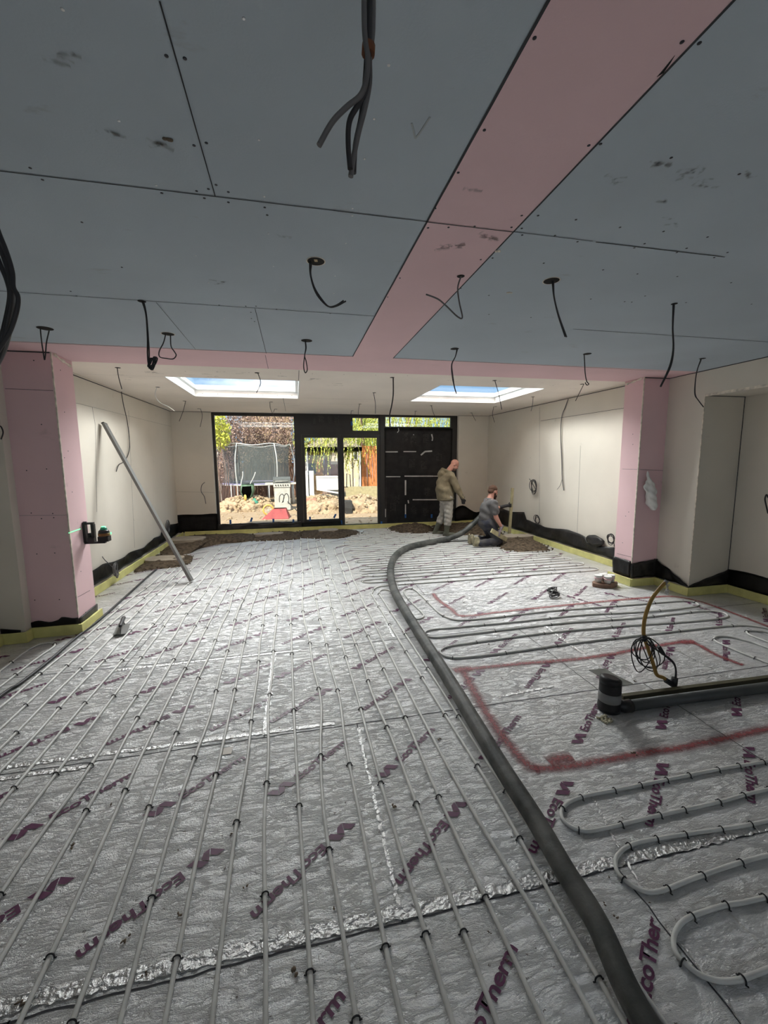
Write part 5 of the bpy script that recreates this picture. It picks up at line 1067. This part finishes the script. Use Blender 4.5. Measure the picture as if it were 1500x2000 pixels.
g = [[bm.verts.new((-26+60*i/n, YB+.5+34*j/n, ZG+.03*NZ.noise(V((i*.9, j*.9, 0))))) for i in range(n+1)] for j in range(n+1)]
for j in range(n):
    for i in range(n): bm.faces.new((g[j][i], g[j][i+1], g[j+1][i+1], g[j+1][i])).smooth = True
gr = obj('floor_ground', bm, 'ground', None, kind='structure')
def spoil(c, rx, ry, h, label, n, seed):
    rnd = random.Random(seed); bm = bmesh.new()
    g = bmesh.ops.create_icosphere(bm, subdivisions=4, radius=1)
    for v in g['verts']:
        q = v.co; r = 1+.25*NZ.noise(V((q.x*2+seed, q.y*2, q.z*2)))
        v.co = V((c[0]+q.x*rx*r, c[1]+q.y*ry*r, ZG-.02+max(-.02, q.z*h*r)))
    for _ in range(n):
        a, s = rnd.uniform(0, 6.28), rnd.uniform(0, 1.12)**.6; x, y = s*cos(a), s*sin(a); z = h*math.sqrt(max(0, 1-s*s))
        r = rnd.uniform(.03, .10); ell(bm, (c[0]+x*rx, c[1]+y*ry, ZG+z+r*.2), (r, r*rnd.uniform(.6, 1), r*rnd.uniform(.5, .9)), Matrix.Rotation(a, 3, 'Z') @ Matrix.Rotation(s, 3, 'X'), 1)
    obj('spoil_heap', bm, 'clay', None, label, 'heap')
p = gz(478, 1000); spoil((p.x, p.y+.9), 1.15, .9, .52, 'heap of pale clay clods outside the picture window', 260, 1)
p = gz(628, 1004); spoil((p.x+.1, p.y+1.2), 1.0, 1.1, .55, 'heap of pale clay clods outside the left garden door', 260, 2)
p = gz(712, 1003); spoil((p.x, p.y+1.1), .9, 1.0, .55, 'heap of pale clay clods outside the right garden door', 240, 3)
bm = bmesh.new(); rnd = random.Random(9)
for _ in range(500):
    x, y = rnd.uniform(-3, 5.5), rnd.uniform(11.2, 19); r = rnd.uniform(.015, .05); ell(bm, (x, y, ZG+r*.3), (r, r, r*.7), None, 1)
obj('ground_clods', bm, 'clay', None, 'small clods strewn over the trampled garden ground', 'debris', kind='stuff')
# trampoline
def T_(x, y, Y): return ony(x, y, Y)
Yt = 19.0; c = T_(503, 944, Yt); Rt = 1.53; t = thing('trampoline', 'round garden trampoline with dark safety net and lilac padding', 'trampoline', (c.x, c.y, ZG))
zc = c.z
circ = lambda R, z, n=40, a0=0: [V((c.x+R*cos(2*pi*k/n+a0), c.y+R*sin(2*pi*k/n+a0), z)) for k in range(n)]
bm = bmesh.new(); tube(bm, circ(Rt, zc), .03, 8, closed=True); obj('rim', bm, 'galv', t)
bm = bmesh.new(); polyslab(bm, [q.xy for q in circ(Rt-.25, 0)], zc-.01, zc+.01); obj('jumping_mat', bm, 'rubber', t)
bm = bmesh.new()
for R0, R1, Z in ((Rt-.26, Rt+.04, zc+.03),):
    A_, B_ = circ(R0, Z), circ(R1, Z); C_, D_ = circ(R0, Z+.03), circ(R1, Z+.02); vs = [[bm.verts.new(q) for q in X] for X in (A_, B_, D_, C_)]
    for i in range(40):
        for a, b in ((0, 1), (1, 2), (2, 3), (3, 0)): bm.faces.new((vs[a][i], vs[a][(i+1) % 40], vs[b][(i+1) % 40], vs[b][i]))
obj('padding', bm, 'pad', t)
bm = bmesh.new(); nt_ = 48; ztop = T_(503, 868, Yt).z
g = [[bm.verts.new((c.x+(Rt-.1-.06*sin(pi*j/8))*cos(2*pi*i/nt_), c.y+(Rt-.1-.06*sin(pi*j/8))*sin(2*pi*i/nt_), zc+.05+(ztop-zc-.05-.10*sin(2*pi*i/nt_*3)**2*(j/8))*j/8)) for i in range(nt_)] for j in range(9)]
for j in range(8):
    for i in range(nt_): bm.faces.new((g[j][i], g[j][(i+1) % nt_], g[j+1][(i+1) % nt_], g[j+1][i])).smooth = True
obj('safety_net', bm, 'net', t)
bm = bmesh.new(); tube(bm, [V((q.x, q.y, q.z-.08*sin(3*2*pi*k/40)**2)) for k, q in enumerate(circ(Rt-.1, ztop))], .022, 6, closed=True); obj('top_ring', bm, 'galv', t)
for k in range(6):
    a = 2*pi*k/6+.08; q = V((c.x+(Rt+.03)*cos(a), c.y+(Rt+.03)*sin(a), 0)); bm = bmesh.new(); o_ = V((cos(a), sin(a), 0))
    tube(bm, catmull([V((q.x, q.y, ZG)), V((q.x, q.y, zc)), V((q.x, q.y, zc+.5))+o_*.06, V((q.x, q.y, zc+1.1))+o_*.05, V((q.x, q.y, ztop))-o_*.1], 5), .024, 6); obj('net_pole', bm, 'galv', t)
    for s in (-1, 1):
        q2 = V((c.x+Rt*cos(a+s*.22), c.y+Rt*sin(a+s*.22), 0)); bm = bmesh.new(); tube(bm, [V((q2.x, q2.y, zc)), V((q2.x, q2.y, ZG+.03))], .022, 6); obj('leg', bm, 'galv', t)
# green wheelbarrow standing on its nose
Yb = gz(484, 996).y; b0 = T_(484, 976, Yb); t = thing('wheelbarrow', 'green metal wheelbarrow tipped upright with handles in the air', 'wheelbarrow', (b0.x, Yb, ZG))
pts = [T_(471, 945, Yb), T_(496, 944, Yb), T_(497, 960, Yb), T_(491, 976, Yb), T_(476, 976, Yb), T_(469, 960, Yb)]
bm = bmesh.new(); cen = sum(pts, V())/6; lo = [bm.verts.new(q) for q in pts]; mid = [bm.verts.new(cen+(q-cen)*.72+V((0, -.26, 0))) for q in pts]
for i in range(6): bm.faces.new((lo[i], lo[(i+1) % 6], mid[(i+1) % 6], mid[i])).smooth = True
bm.faces.new(mid); bmesh.ops.solidify(bm, geom=bm.faces[:], thickness=.012); obj('tub', bm, 'green', t)
for P in ([(474, 921), (474, 930), (471, 945), (474, 958), (476, 972)], [(499, 922), (495, 933), (489, 945), (486, 958), (483, 973)]):
    bm = bmesh.new(); tube(bm, catmull([T_(x, y, Yb-.04) for x, y in P], 5), .018, 8); obj('handle', bm, 'galv', t)
bm = bmesh.new(); lathe(bm, [(.06, -.03), (.11, -.025), (.12, 0), (.11, .025), (.06, .03)], T_(479, 972, Yb-.38), 20, (1, .4, 0)); obj('wheel', bm, 'yellow_paint', t)
# yellow wheel of another barrow
cw = T_(523, 971, 14.9); t = thing('wheelbarrow', 'overturned red wheelbarrow lying before the barbecue', 'wheelbarrow', (T_(540, 990, 14.3).x, 14.3, ZG))
Yr_ = 14.2; q = [T_(513, 999, Yr_), T_(560, 999, Yr_), T_(563, 993, Yr_), T_(557, 981, Yr_), T_(534, 980, Yr_)]; z_ = ZG+.01
bm = bmesh.new(); base_ = [(-.42, -.35), (.45, -.35), (.50, .35), (-.35, .35)]; cx_ = T_(537, 999, Yr_).x; top_ = [(-.05, -.16), (.36, -.16), (.38, .18), (-.02, .18)]
lo = [bm.verts.new((cx_+a, Yr_+b, z_)) for a, b in base_]; hi = [bm.verts.new((cx_+a, Yr_+b, z_+.32)) for a, b in top_]
for i in range(4): bm.faces.new((lo[i], lo[(i+1) % 4], hi[(i+1) % 4], hi[i]))
bm.faces.new(hi); bmesh.ops.solidify(bm, geom=bm.faces[:], thickness=.01); bmesh.ops.bevel(bm, geom=bm.edges[:], offset=.006, segments=1, affect='EDGES'); obj('tub', bm, 'red', t)
for P in ([(546, 981), (546, 970), (551, 965), (555, 971), (551, 982)], [(553, 981), (555, 969), (560, 964), (564, 972), (563, 984)]):
    bm = bmesh.new(); tube(bm, catmull([T_(x, y, Yr_) for x, y in P], 5), .013, 8); obj('leg_frame', bm, 'tyre', t)
bm = bmesh.new(); tube(bm, catmull([T_(562, 980, Yr_), T_(572, 990, Yr_-.1), T_(580, 997, Yr_-.2)], 4), .018, 8); obj('handle', bm, 'tyre', t)
t = thing('wheel', 'spare yellow-rimmed wheel with spokes standing beside the red barrow', 'wheel', (cw.x, cw.y, ZG+.02)); cw.z = ZG+.205
bm = bmesh.new(); tube(bm, [cw+V((.17*cos(2*pi*k/28), .03*cos(2*pi*k/28), .17*sin(2*pi*k/28))) for k in range(28)], .032, 8, closed=True); obj('tyre', bm, 'yellow_paint', t)
bm = bmesh.new()
for k in range(7): a = 2*pi*k/7; tube(bm, [cw, cw+V((.16*cos(a), .03*cos(a), .16*sin(a)))], .008, 5)
lathe(bm, [(.04, -.03), (.04, .03)], cw, 12, (0, 1, 0)); obj('spokes', bm, 'steel', t)
# barbecue
Yq = 16.2; x0, x1 = T_(535, 950, Yq).x, T_(566, 950, Yq).x; t = thing('barbecue', 'grey gas barbecue with closed lid and row of knobs', 'barbecue', ((x0+x1)/2, Yq, ZG))
zs = lambda y: T_(550, y, Yq).z
obj('cabinet', B((x0, Yq, ZG+.04), (x1, Yq+.5, zs(952))), 'steel', t)
bm = bmesh.new(); box(bm, (x0-.02, Yq-.03, zs(951.5)), (x1+.02, Yq+.52, zs(944))); pn = obj('control_panel', bm, 'steel', t)
for k in range(6):
    bm = bmesh.new(); lathe(bm, [(.026, 0), (.020, .03)], (x0+.07+k*(x1-x0-.14)/5, Yq-.032, zs(947.5)), 10, (0, -1, 0)); obj('knob', bm, 'tyre', pn)
bm = bmesh.new(); prof = [(0, 0), (.02, .14), (.12, .23), (.38, .23), (.5, .10), (.5, 0)]
extr(bm, [V((x0-.03, Yq+a, zs(943.5)+b)) for a, b in prof], (x1-x0+.06, 0, 0)); ld = obj('lid', bm, mat('dark_enamel_lid', (.09, .10, .10), rough=.5), t)
bm = bmesh.new(); tube(bm, [V((x0+.06, Yq-.02, zs(940))), V((x1-.06, Yq-.02, zs(940)))], .014, 8); obj('lid_handle', bm, 'steel', ld)
for xx in ((x0-.32, x0-.03), (x1+.03, x1+.32)): obj('side_shelf', B((xx[0], Yq+.03, zs(946)), (xx[1], Yq+.48, zs(943.5))), 'canvas', t)
for xx in (x0+.04, x1-.04):
    for yy in (Yq+.06, Yq+.44): bm = bmesh.new(); lathe(bm, [(.035, -.015), (.035, .015)], (xx, yy, ZG+.035), 12, (1, 0, 0)); obj('castor', bm, 'tyre', t)
bm = bmesh.new(); cg = gz(517, 974); lathe(bm, [(.14, 0), (.15, .03), (.15, .30), (.12, .38), (.05, .42), (.05, .48)], (cg.x, 16.6, ZG), 20); obj('gas_bottle', bm, mat('teal_bottle', (.05, .25, .18)), None, 'teal green gas bottle standing left of the barbecue', 'gas bottle')
# gazebo
Yz = 20.; xa, xb = T_(600, 900, Yz).x, T_(703, 900, Yz).x; zv0, zv1 = T_(650, 881, Yz).z, T_(650, 873, Yz).z; zap = T_(650, 846, Yz+1.4).z
t = thing('gazebo', 'cream canvas gazebo with pitched roof behind the garden doors', 'gazebo', ((xa+xb)/2, Yz+1.3, ZG)); W2 = (xb-xa)/2; xm = (xa+xb)/2
bm = bmesh.new(); cr = [(xa-.1, Yz-.1), (xb+.1, Yz-.1), (xb+.1, Yz+2.7), (xa-.1, Yz+2.7)]
lo = [bm.verts.new((x, y, zv0)) for x, y in cr]; md = [bm.verts.new((x, y, zv1)) for x, y in cr]; hi = [bm.verts.new((xm+s*.12, Yz+1.3+u*.12, zap)) for s, u in ((-1, -1), (1, -1), (1, 1), (-1, 1))]
for i in range(4): bm.faces.new((lo[i], lo[(i+1) % 4], md[(i+1) % 4], md[i])); bm.faces.new((md[i], md[(i+1) % 4], hi[(i+1) % 4], hi[i]))
bm.faces.new(hi); bmesh.ops.solidify(bm, geom=bm.faces[:], thickness=.01); obj('canopy', bm, 'canvas', t)
for x in (xa, xb):
    for y in (Yz, Yz+2.6): obj('post', B((x-.03, y-.03, ZG), (x+.03, y+.03, zv1-.02)), 'white_paint', t)
# things under and around the gazebo
def crate(name, x0, x1, y0, y1, Y, d, m, label, cat):
    a, b = T_(x0, y1, Y), T_(x1, y0, Y); bm = B((a.x, Y, ZG if abs(a.z-ZG) < .35 else a.z), (b.x, Y+d, b.z)); bmesh.ops.bevel(bm, geom=bm.edges[:], offset=.015, segments=1, affect='EDGES')
    return obj(name, bm, m, None, label, cat)
ch = crate('chest_freezer', 619, 661, 930, 958, 18.6, .7, 'white_paint', 'long white chest standing below the gazebo', 'chest'); obj('lid_line', B((T_(619, 933, 18.6).x, 18.585, T_(619, 933.6, 18.6).z), (T_(661, 933, 18.6).x, 18.6, T_(619, 932.8, 18.6).z)), 'steel', ch)
Yc = 18.2
for k, (xx, lab) in enumerate(((599, 'pale folding garden chair left under the gazebo'), (608, 'pale folding garden chair beside the white chest'))):
    a, b = T_(xx-5, 958, Yc), T_(xx+5, 920, Yc); t = thing('garden_chair', lab, 'chair', ((a.x+b.x)/2, Yc+.2, ZG))
    obj('backrest', B((a.x, Yc+.42, ZG+.42), (b.x, Yc+.45, b.z)), 'white_paint', t); obj('seat', B((a.x, Yc, ZG+.40), (b.x, Yc+.42, ZG+.43)), 'white_paint', t)
    for x in (a.x+.02, b.x-.02):
        for y in (Yc+.02, Yc+.42): bm = bmesh.new(); tube(bm, [(x, y, ZG), (x, y, ZG+.4)], .015, 6); obj('leg', bm, 'steel', t)
sh = thing('shed', 'small timber shed with dark window behind the gazebo', 'shed', (T_(620, 900, 24).x, 24, ZG)); a, b = T_(590, 970, 24), T_(632, 882, 24)
obj('wall', B((a.x, 24, ZG), (b.x, 26, b.z)), 'stone', sh); wq = T_(600, 925, 24); wq2 = T_(617, 905, 24); obj('window', B((wq.x, 23.96, wq.z), (wq2.x, 24, wq2.z)), 'glass_dark', sh); wq = T_(618, 945, 24); wq2 = T_(629, 902, 24); obj('door', B((wq.x, 23.96, ZG), (wq2.x, 24, wq2.z)), mat('orange_door', (.55, .33, .14)), sh)
bm = bmesh.new(); extr(bm, [(a.x-.2, 23.7, b.z), ((a.x+b.x)/2, 23.7, b.z+.7), (b.x+.2, 23.7, b.z)], (0, 2.5, 0)); obj('roof', bm, 'brown_wood', sh)
pl = crate('planter', 639, 660, 907, 932, 22, .8, 'brown_wood', 'brown board planter with white top behind the gazebo', 'planter'); obj('top', B((T_(638, 907, 22).x, 21.9, T_(638, 907, 22).z), (T_(661, 907, 22).x, 22.9, T_(638, 901, 22).z)), 'white_paint', pl)
hs = thing('house', 'pale neighbouring house seen through the right garden door', 'house', (T_(690, 900, 30).x, 30, ZG)); a, b = T_(655, 960, 30), T_(708, 872, 30)
obj('wall', B((a.x, 30, ZG), (b.x, 34, b.z)), 'render', hs); wq, wq2 = T_(690, 898, 30), T_(699, 880, 30); wn = obj('window', B((wq.x, 29.95, wq.z), (wq2.x, 30, wq2.z)), 'white_paint', hs); obj('pane', B((wq.x+.06, 29.93, wq.z+.06), (wq2.x-.06, 29.95, wq2.z-.06)), 'glass_dark', wn)
bm = bmesh.new(); extr(bm, [(a.x-.3, 29.6, b.z), ((a.x+b.x)/2, 29.6, b.z+1.3), (b.x+.3, 29.6, b.z)], (0, 4.8, 0)); obj('roof', bm, 'canvas', hs)
hs = thing('house', 'buff brick house wall showing above the hedge', 'house', (T_(525, 850, 34).x, 34, ZG)); a, b = T_(480, 960, 34), T_(566, 800, 34); obj('wall', B((a.x, 34, ZG), (b.x, 38, b.z)), 'stone', hs)
wq, wq2 = T_(532, 846, 34), T_(543, 833, 34); obj('window', B((wq.x, 33.95, wq.z), (wq2.x, 34, wq2.z)), 'glass_dark', hs); bm = bmesh.new(); extr(bm, [(a.x-.4, 33.6, b.z), ((a.x+b.x)/2, 33.6, b.z+.35), (b.x+.4, 33.6, b.z)], (0, 4.8, 0)); obj('roof', bm, 'brown_wood', hs)
# fences
def fence(xa, xb, yt, Y, m, label, step=.14):
    a, b = T_(xa, yt, Y), T_(xb, yt, Y); t = thing('garden_fence', label, 'fence', ((a.x+b.x)/2, Y, ZG)); bm = bmesh.new(); x = a.x; k = 0
    while x < b.x: box(bm, (x, Y+.012*(k % 2), ZG), (min(b.x, x+step-.012), Y+.02+.012*(k % 2), a.z+.01*sin(k*3))); x += step; k += 1
    obj('board_panel', bm, m, t)
    x = a.x+.05
    while x < b.x: obj('post', B((x, Y+.035, ZG), (x+.09, Y+.12, a.z+.05)), m, t); x += 1.8
fence(706, 760, 871, 21.0, 'fence', 'tall orange board fence behind the right garden door')
fence(405, 580, 905, 23.5, 'brown_wood', 'dark board fence behind the trampoline')
fence(742, 930, 868, 23.5, 'brown_wood', 'brown board fence beyond the black membrane panel')
# odds and ends by the fence
Yh = 18.4; c = T_(735, 938, Yh); bm = bmesh.new()
for k in range(5): tube(bm, [V((c.x+(.30+.02*k)*cos(2*pi*i/24), Yh+.05*k+.10*sin(2*pi*i/24), ZG+.34+(.32+.01*k)*sin(2*pi*i/24))) for i in range(24)], .022, 6, closed=True)
obj('pipe_coil', bm, 'galv', None, 'coil of pale plastic pipe leaning on the orange fence', 'pipe coil')
bm = bmesh.new(); q = T_(715, 945, 18); ell(bm, (q.x, 18, ZG+.10), (.38, .25, .11), None, 3); obj('tarpaulin', bm, mat('folded_blue_grey_tarp', (.20, .24, .28), bump=1, bscale=8), None, 'folded grey blue tarpaulin before the orange fence', 'tarpaulin')
bm = bmesh.new(); a, b = T_(676, 953, 17.4), T_(760, 951, 17.4); box(bm, (a.x, 17.4, ZG), (b.x, 17.6, a.z+.04)); obj('sleeper', bm, 'pine', None, 'low timber sleeper edging behind the right spoil heap', 'sleeper')
for k, (x0, y0, x1, y1, lab) in enumerate(((676, 925, 684, 952, 'dark folded frame leaning left of the right garden view'), (692, 934, 701, 951, 'grey metal frame standing by the sleeper edging'))):
    a, b = T_(x0, y1, 17.9), T_(x1, y0, 17.9); bm = bmesh.new(); tube(bm, [(a.x, 17.9, ZG), (a.x+.05, 18.0, b.z), (b.x, 18.0, b.z-.05), (b.x+.04, 17.9, ZG)], .022, 6); tube(bm, [(a.x, 17.95, ZG+.3), (b.x, 17.95, ZG+.3)], .018, 6)
    obj('folded_frame', bm, 'tyre' if k == 0 else 'steel', None, lab, 'frame')
bx = crate('plastic_crate', 675, 688, 978, 996, 14.6, .4, 'tyre', 'black plastic crate on the ground outside the right garden door', 'crate')
bm = bmesh.new(); rnd = random.Random(4)
for k in range(7):
    a = T_(622+rnd.uniform(0, 4), 955, 16.4+k*.05); b = T_(655+rnd.uniform(-6, 4), 955, 16.6+k*.05); a.z = ZG+.03+.03*k; b.z = ZG+.03+.05*k; beam(bm, a, b, .07, .03)
obj('timber_offcuts', bm, 'pine', None, 'loose pile of timber offcuts beside the white chest', 'timber pile', kind='stuff')
bm = bmesh.new(); a, b = T_(620, 956, 15.8), T_(662, 963, 15.4); a.z = max(a.z, ZG+.3); beam(bm, a, b, .12, .04); obj('plank', bm, 'white_paint', None, 'long white plank lying before the timber offcuts', 'plank')
bm = bmesh.new(); c = T_(634, 947, 16.8); ell(bm, (c.x, 16.8, ZG+.28), (.5, .3, .22), None, 2)
for v in bm.verts: v.co += V((random.uniform(-.06, .06), random.uniform(-.06, .06), random.uniform(-.06, .06)))
obj('green_sacks', bm, 'green', None, 'green sacking heaped before the white chest', 'sacks')
bm = bmesh.new(); c = T_(606, 955, 15.6); box(bm, (c.x-.18, 15.5, ZG), (c.x+.2, 15.9, ZG+.5)); obj('salmon_crate', bm, mat('salmon_plastic', (.50, .24, .18)), None, 'salmon coloured crate behind the left spoil heap', 'crate')
# ---- planting
def foliage(bm, c, r, n, s, rnd, droop=0):
    for _ in range(n):
        d = V((rnd.gauss(0, 1), rnd.gauss(0, 1), rnd.gauss(0, 1))).normalized()*(rnd.random()**.4)
        p = V(c)+V((d.x*r[0], d.y*r[1], d.z*r[2])); a, b = rnd.uniform(0, 6.28), rnd.uniform(-1.2, 1.2); k = s*rnd.uniform(.6, 1.4)
        u = V((cos(a)*cos(b), sin(a)*cos(b), sin(b)))*k; w = u.orthogonal().normalized()*k*.45; w.rotate(Matrix.Rotation(rnd.uniform(0, 6), 3, u.normalized()))
        bm.faces.new([bm.verts.new(q) for q in (p-u, p+w, p+u, p-w)])
def twigs(bm, base, top, n, rnd, sp):
    for _ in range(n):
        a = V(base)+V((rnd.uniform(-sp, sp), rnd.uniform(-.4, .4), 0)); b = V(top)+V((rnd.uniform(-sp*1.3, sp*1.3), rnd.uniform(-.6, .6), rnd.uniform(-.8, .3)))
        tube(bm, [a, a.lerp(b, .5)+V((rnd.uniform(-.2, .2), 0, 0)), b], lambda t: .022*(1-t)+.005, 4)
def shrub(px, py, Y, r, n, s, leaf, label, seed, twn=14):
    rnd = random.Random(seed); c = T_(px, py, Y); c.y = Y; t = thing('shrub', label, 'shrub', (c.x, Y, ZG))
    bm = bmesh.new(); foliage(bm, c, r, n, s, rnd); obj('foliage', bm, leaf, t)
    bm = bmesh.new(); twigs(bm, (c.x, Y, ZG), c+V((0, 0, r[2]*.7)), twn, rnd, r[0]*.5); obj('branches', bm, 'twig', t)
shrub(450, 850, 21.5, (1.3, .8, 1.9), 5200, .055, 'leaf_pink', 'tall dry brownish hedge shrub behind the left of the trampoline', 1, 40)
shrub(505, 845, 22.5, (1.4, .8, 1.8), 5200, .055, 'leaf_pink', 'tall dry brownish hedge shrub behind the middle of the trampoline', 2, 40)
shrub(562, 840, 22.0, (1.0, .8, 1.7), 3200, .055, 'leaf_pink', 'tall dry brownish hedge shrub behind the right of the trampoline', 3, 30)
shrub(430, 845, 17.5, (.42, .5, .75), 900, .07, 'leaf_yellow', 'fresh yellow-green bush at the top left of the picture window', 4, 10)
shrub(432, 915, 19.0, (.55, .6, 1.1), 1500, .05, 'leaf_pink', 'dull brown bush at the left edge of the picture window', 5, 16)
shrub(515, 880, 24.6, (2.9, .6, .9), 3800, .06, 'dark_leaf', 'dark hedge low behind the trampoline', 6, 20)
def willow(px, py, Y, w, label, seed, strands, L0=(.8, 2.6)):
    rnd = random.Random(seed); c = T_(px, py, Y); t = thing('willow_tree', label, 'tree', (c.x, Y+2, ZG))
    bm = bmesh.new(); tube(bm, catmull([(c.x, Y+2, ZG), (c.x+.1, Y+2, 2.2), (c.x-.1, Y+1.9, c.z+2.4)], 5), lambda q: .22*(1-.6*q), 10)
    for k in range(9):
        a = 2*pi*k/9; tube(bm, catmull([(c.x, Y+2, c.z+.8), (c.x+w*.5*cos(a), Y+2+.8*sin(a), c.z+1.6), (c.x+w*cos(a), Y+2+1.6*sin(a), c.z+1.1)], 4), lambda q: .07*(1-.8*q), 6)
    obj('trunk', bm, 'twig', t)
    bm = bmesh.new()
    for _ in range(strands):
        x = c.x+rnd.uniform(-w, w); y = Y+rnd.uniform(-.2, 3.6); top = c.z+rnd.uniform(.3, 1.3); ln = rnd.uniform(*L0); n = int(ln/.05)
        for i in range(n):
            z = top-i*.05; k = .062*rnd.uniform(.6, 1.3); a = rnd.uniform(0, 6.28); u = V((cos(a)*.5, sin(a)*.5, -.8))*k; wv = V((-sin(a), cos(a), 0))*k*.35; p = V((x+.06*sin(i*.25), y, z))
            bm.faces.new([bm.verts.new(q) for q in (p-u, p+wv, p+u, p-wv)])
    obj('foliage', bm, 'leaf_green', t)
willow(640, 838, 19.0, 1.5, 'yellow-green weeping willow hanging over the gazebo', 1, 230, (1.0, 2.7))
willow(716, 842, 20.5, 1.0, 'yellow-green weeping willow hanging over the orange fence', 2, 200, (1.0, 2.6))
willow(815, 826, 21.5, 2.6, 'yellow-green willow filling the long top window', 3, 300, (1.6, 3.0))
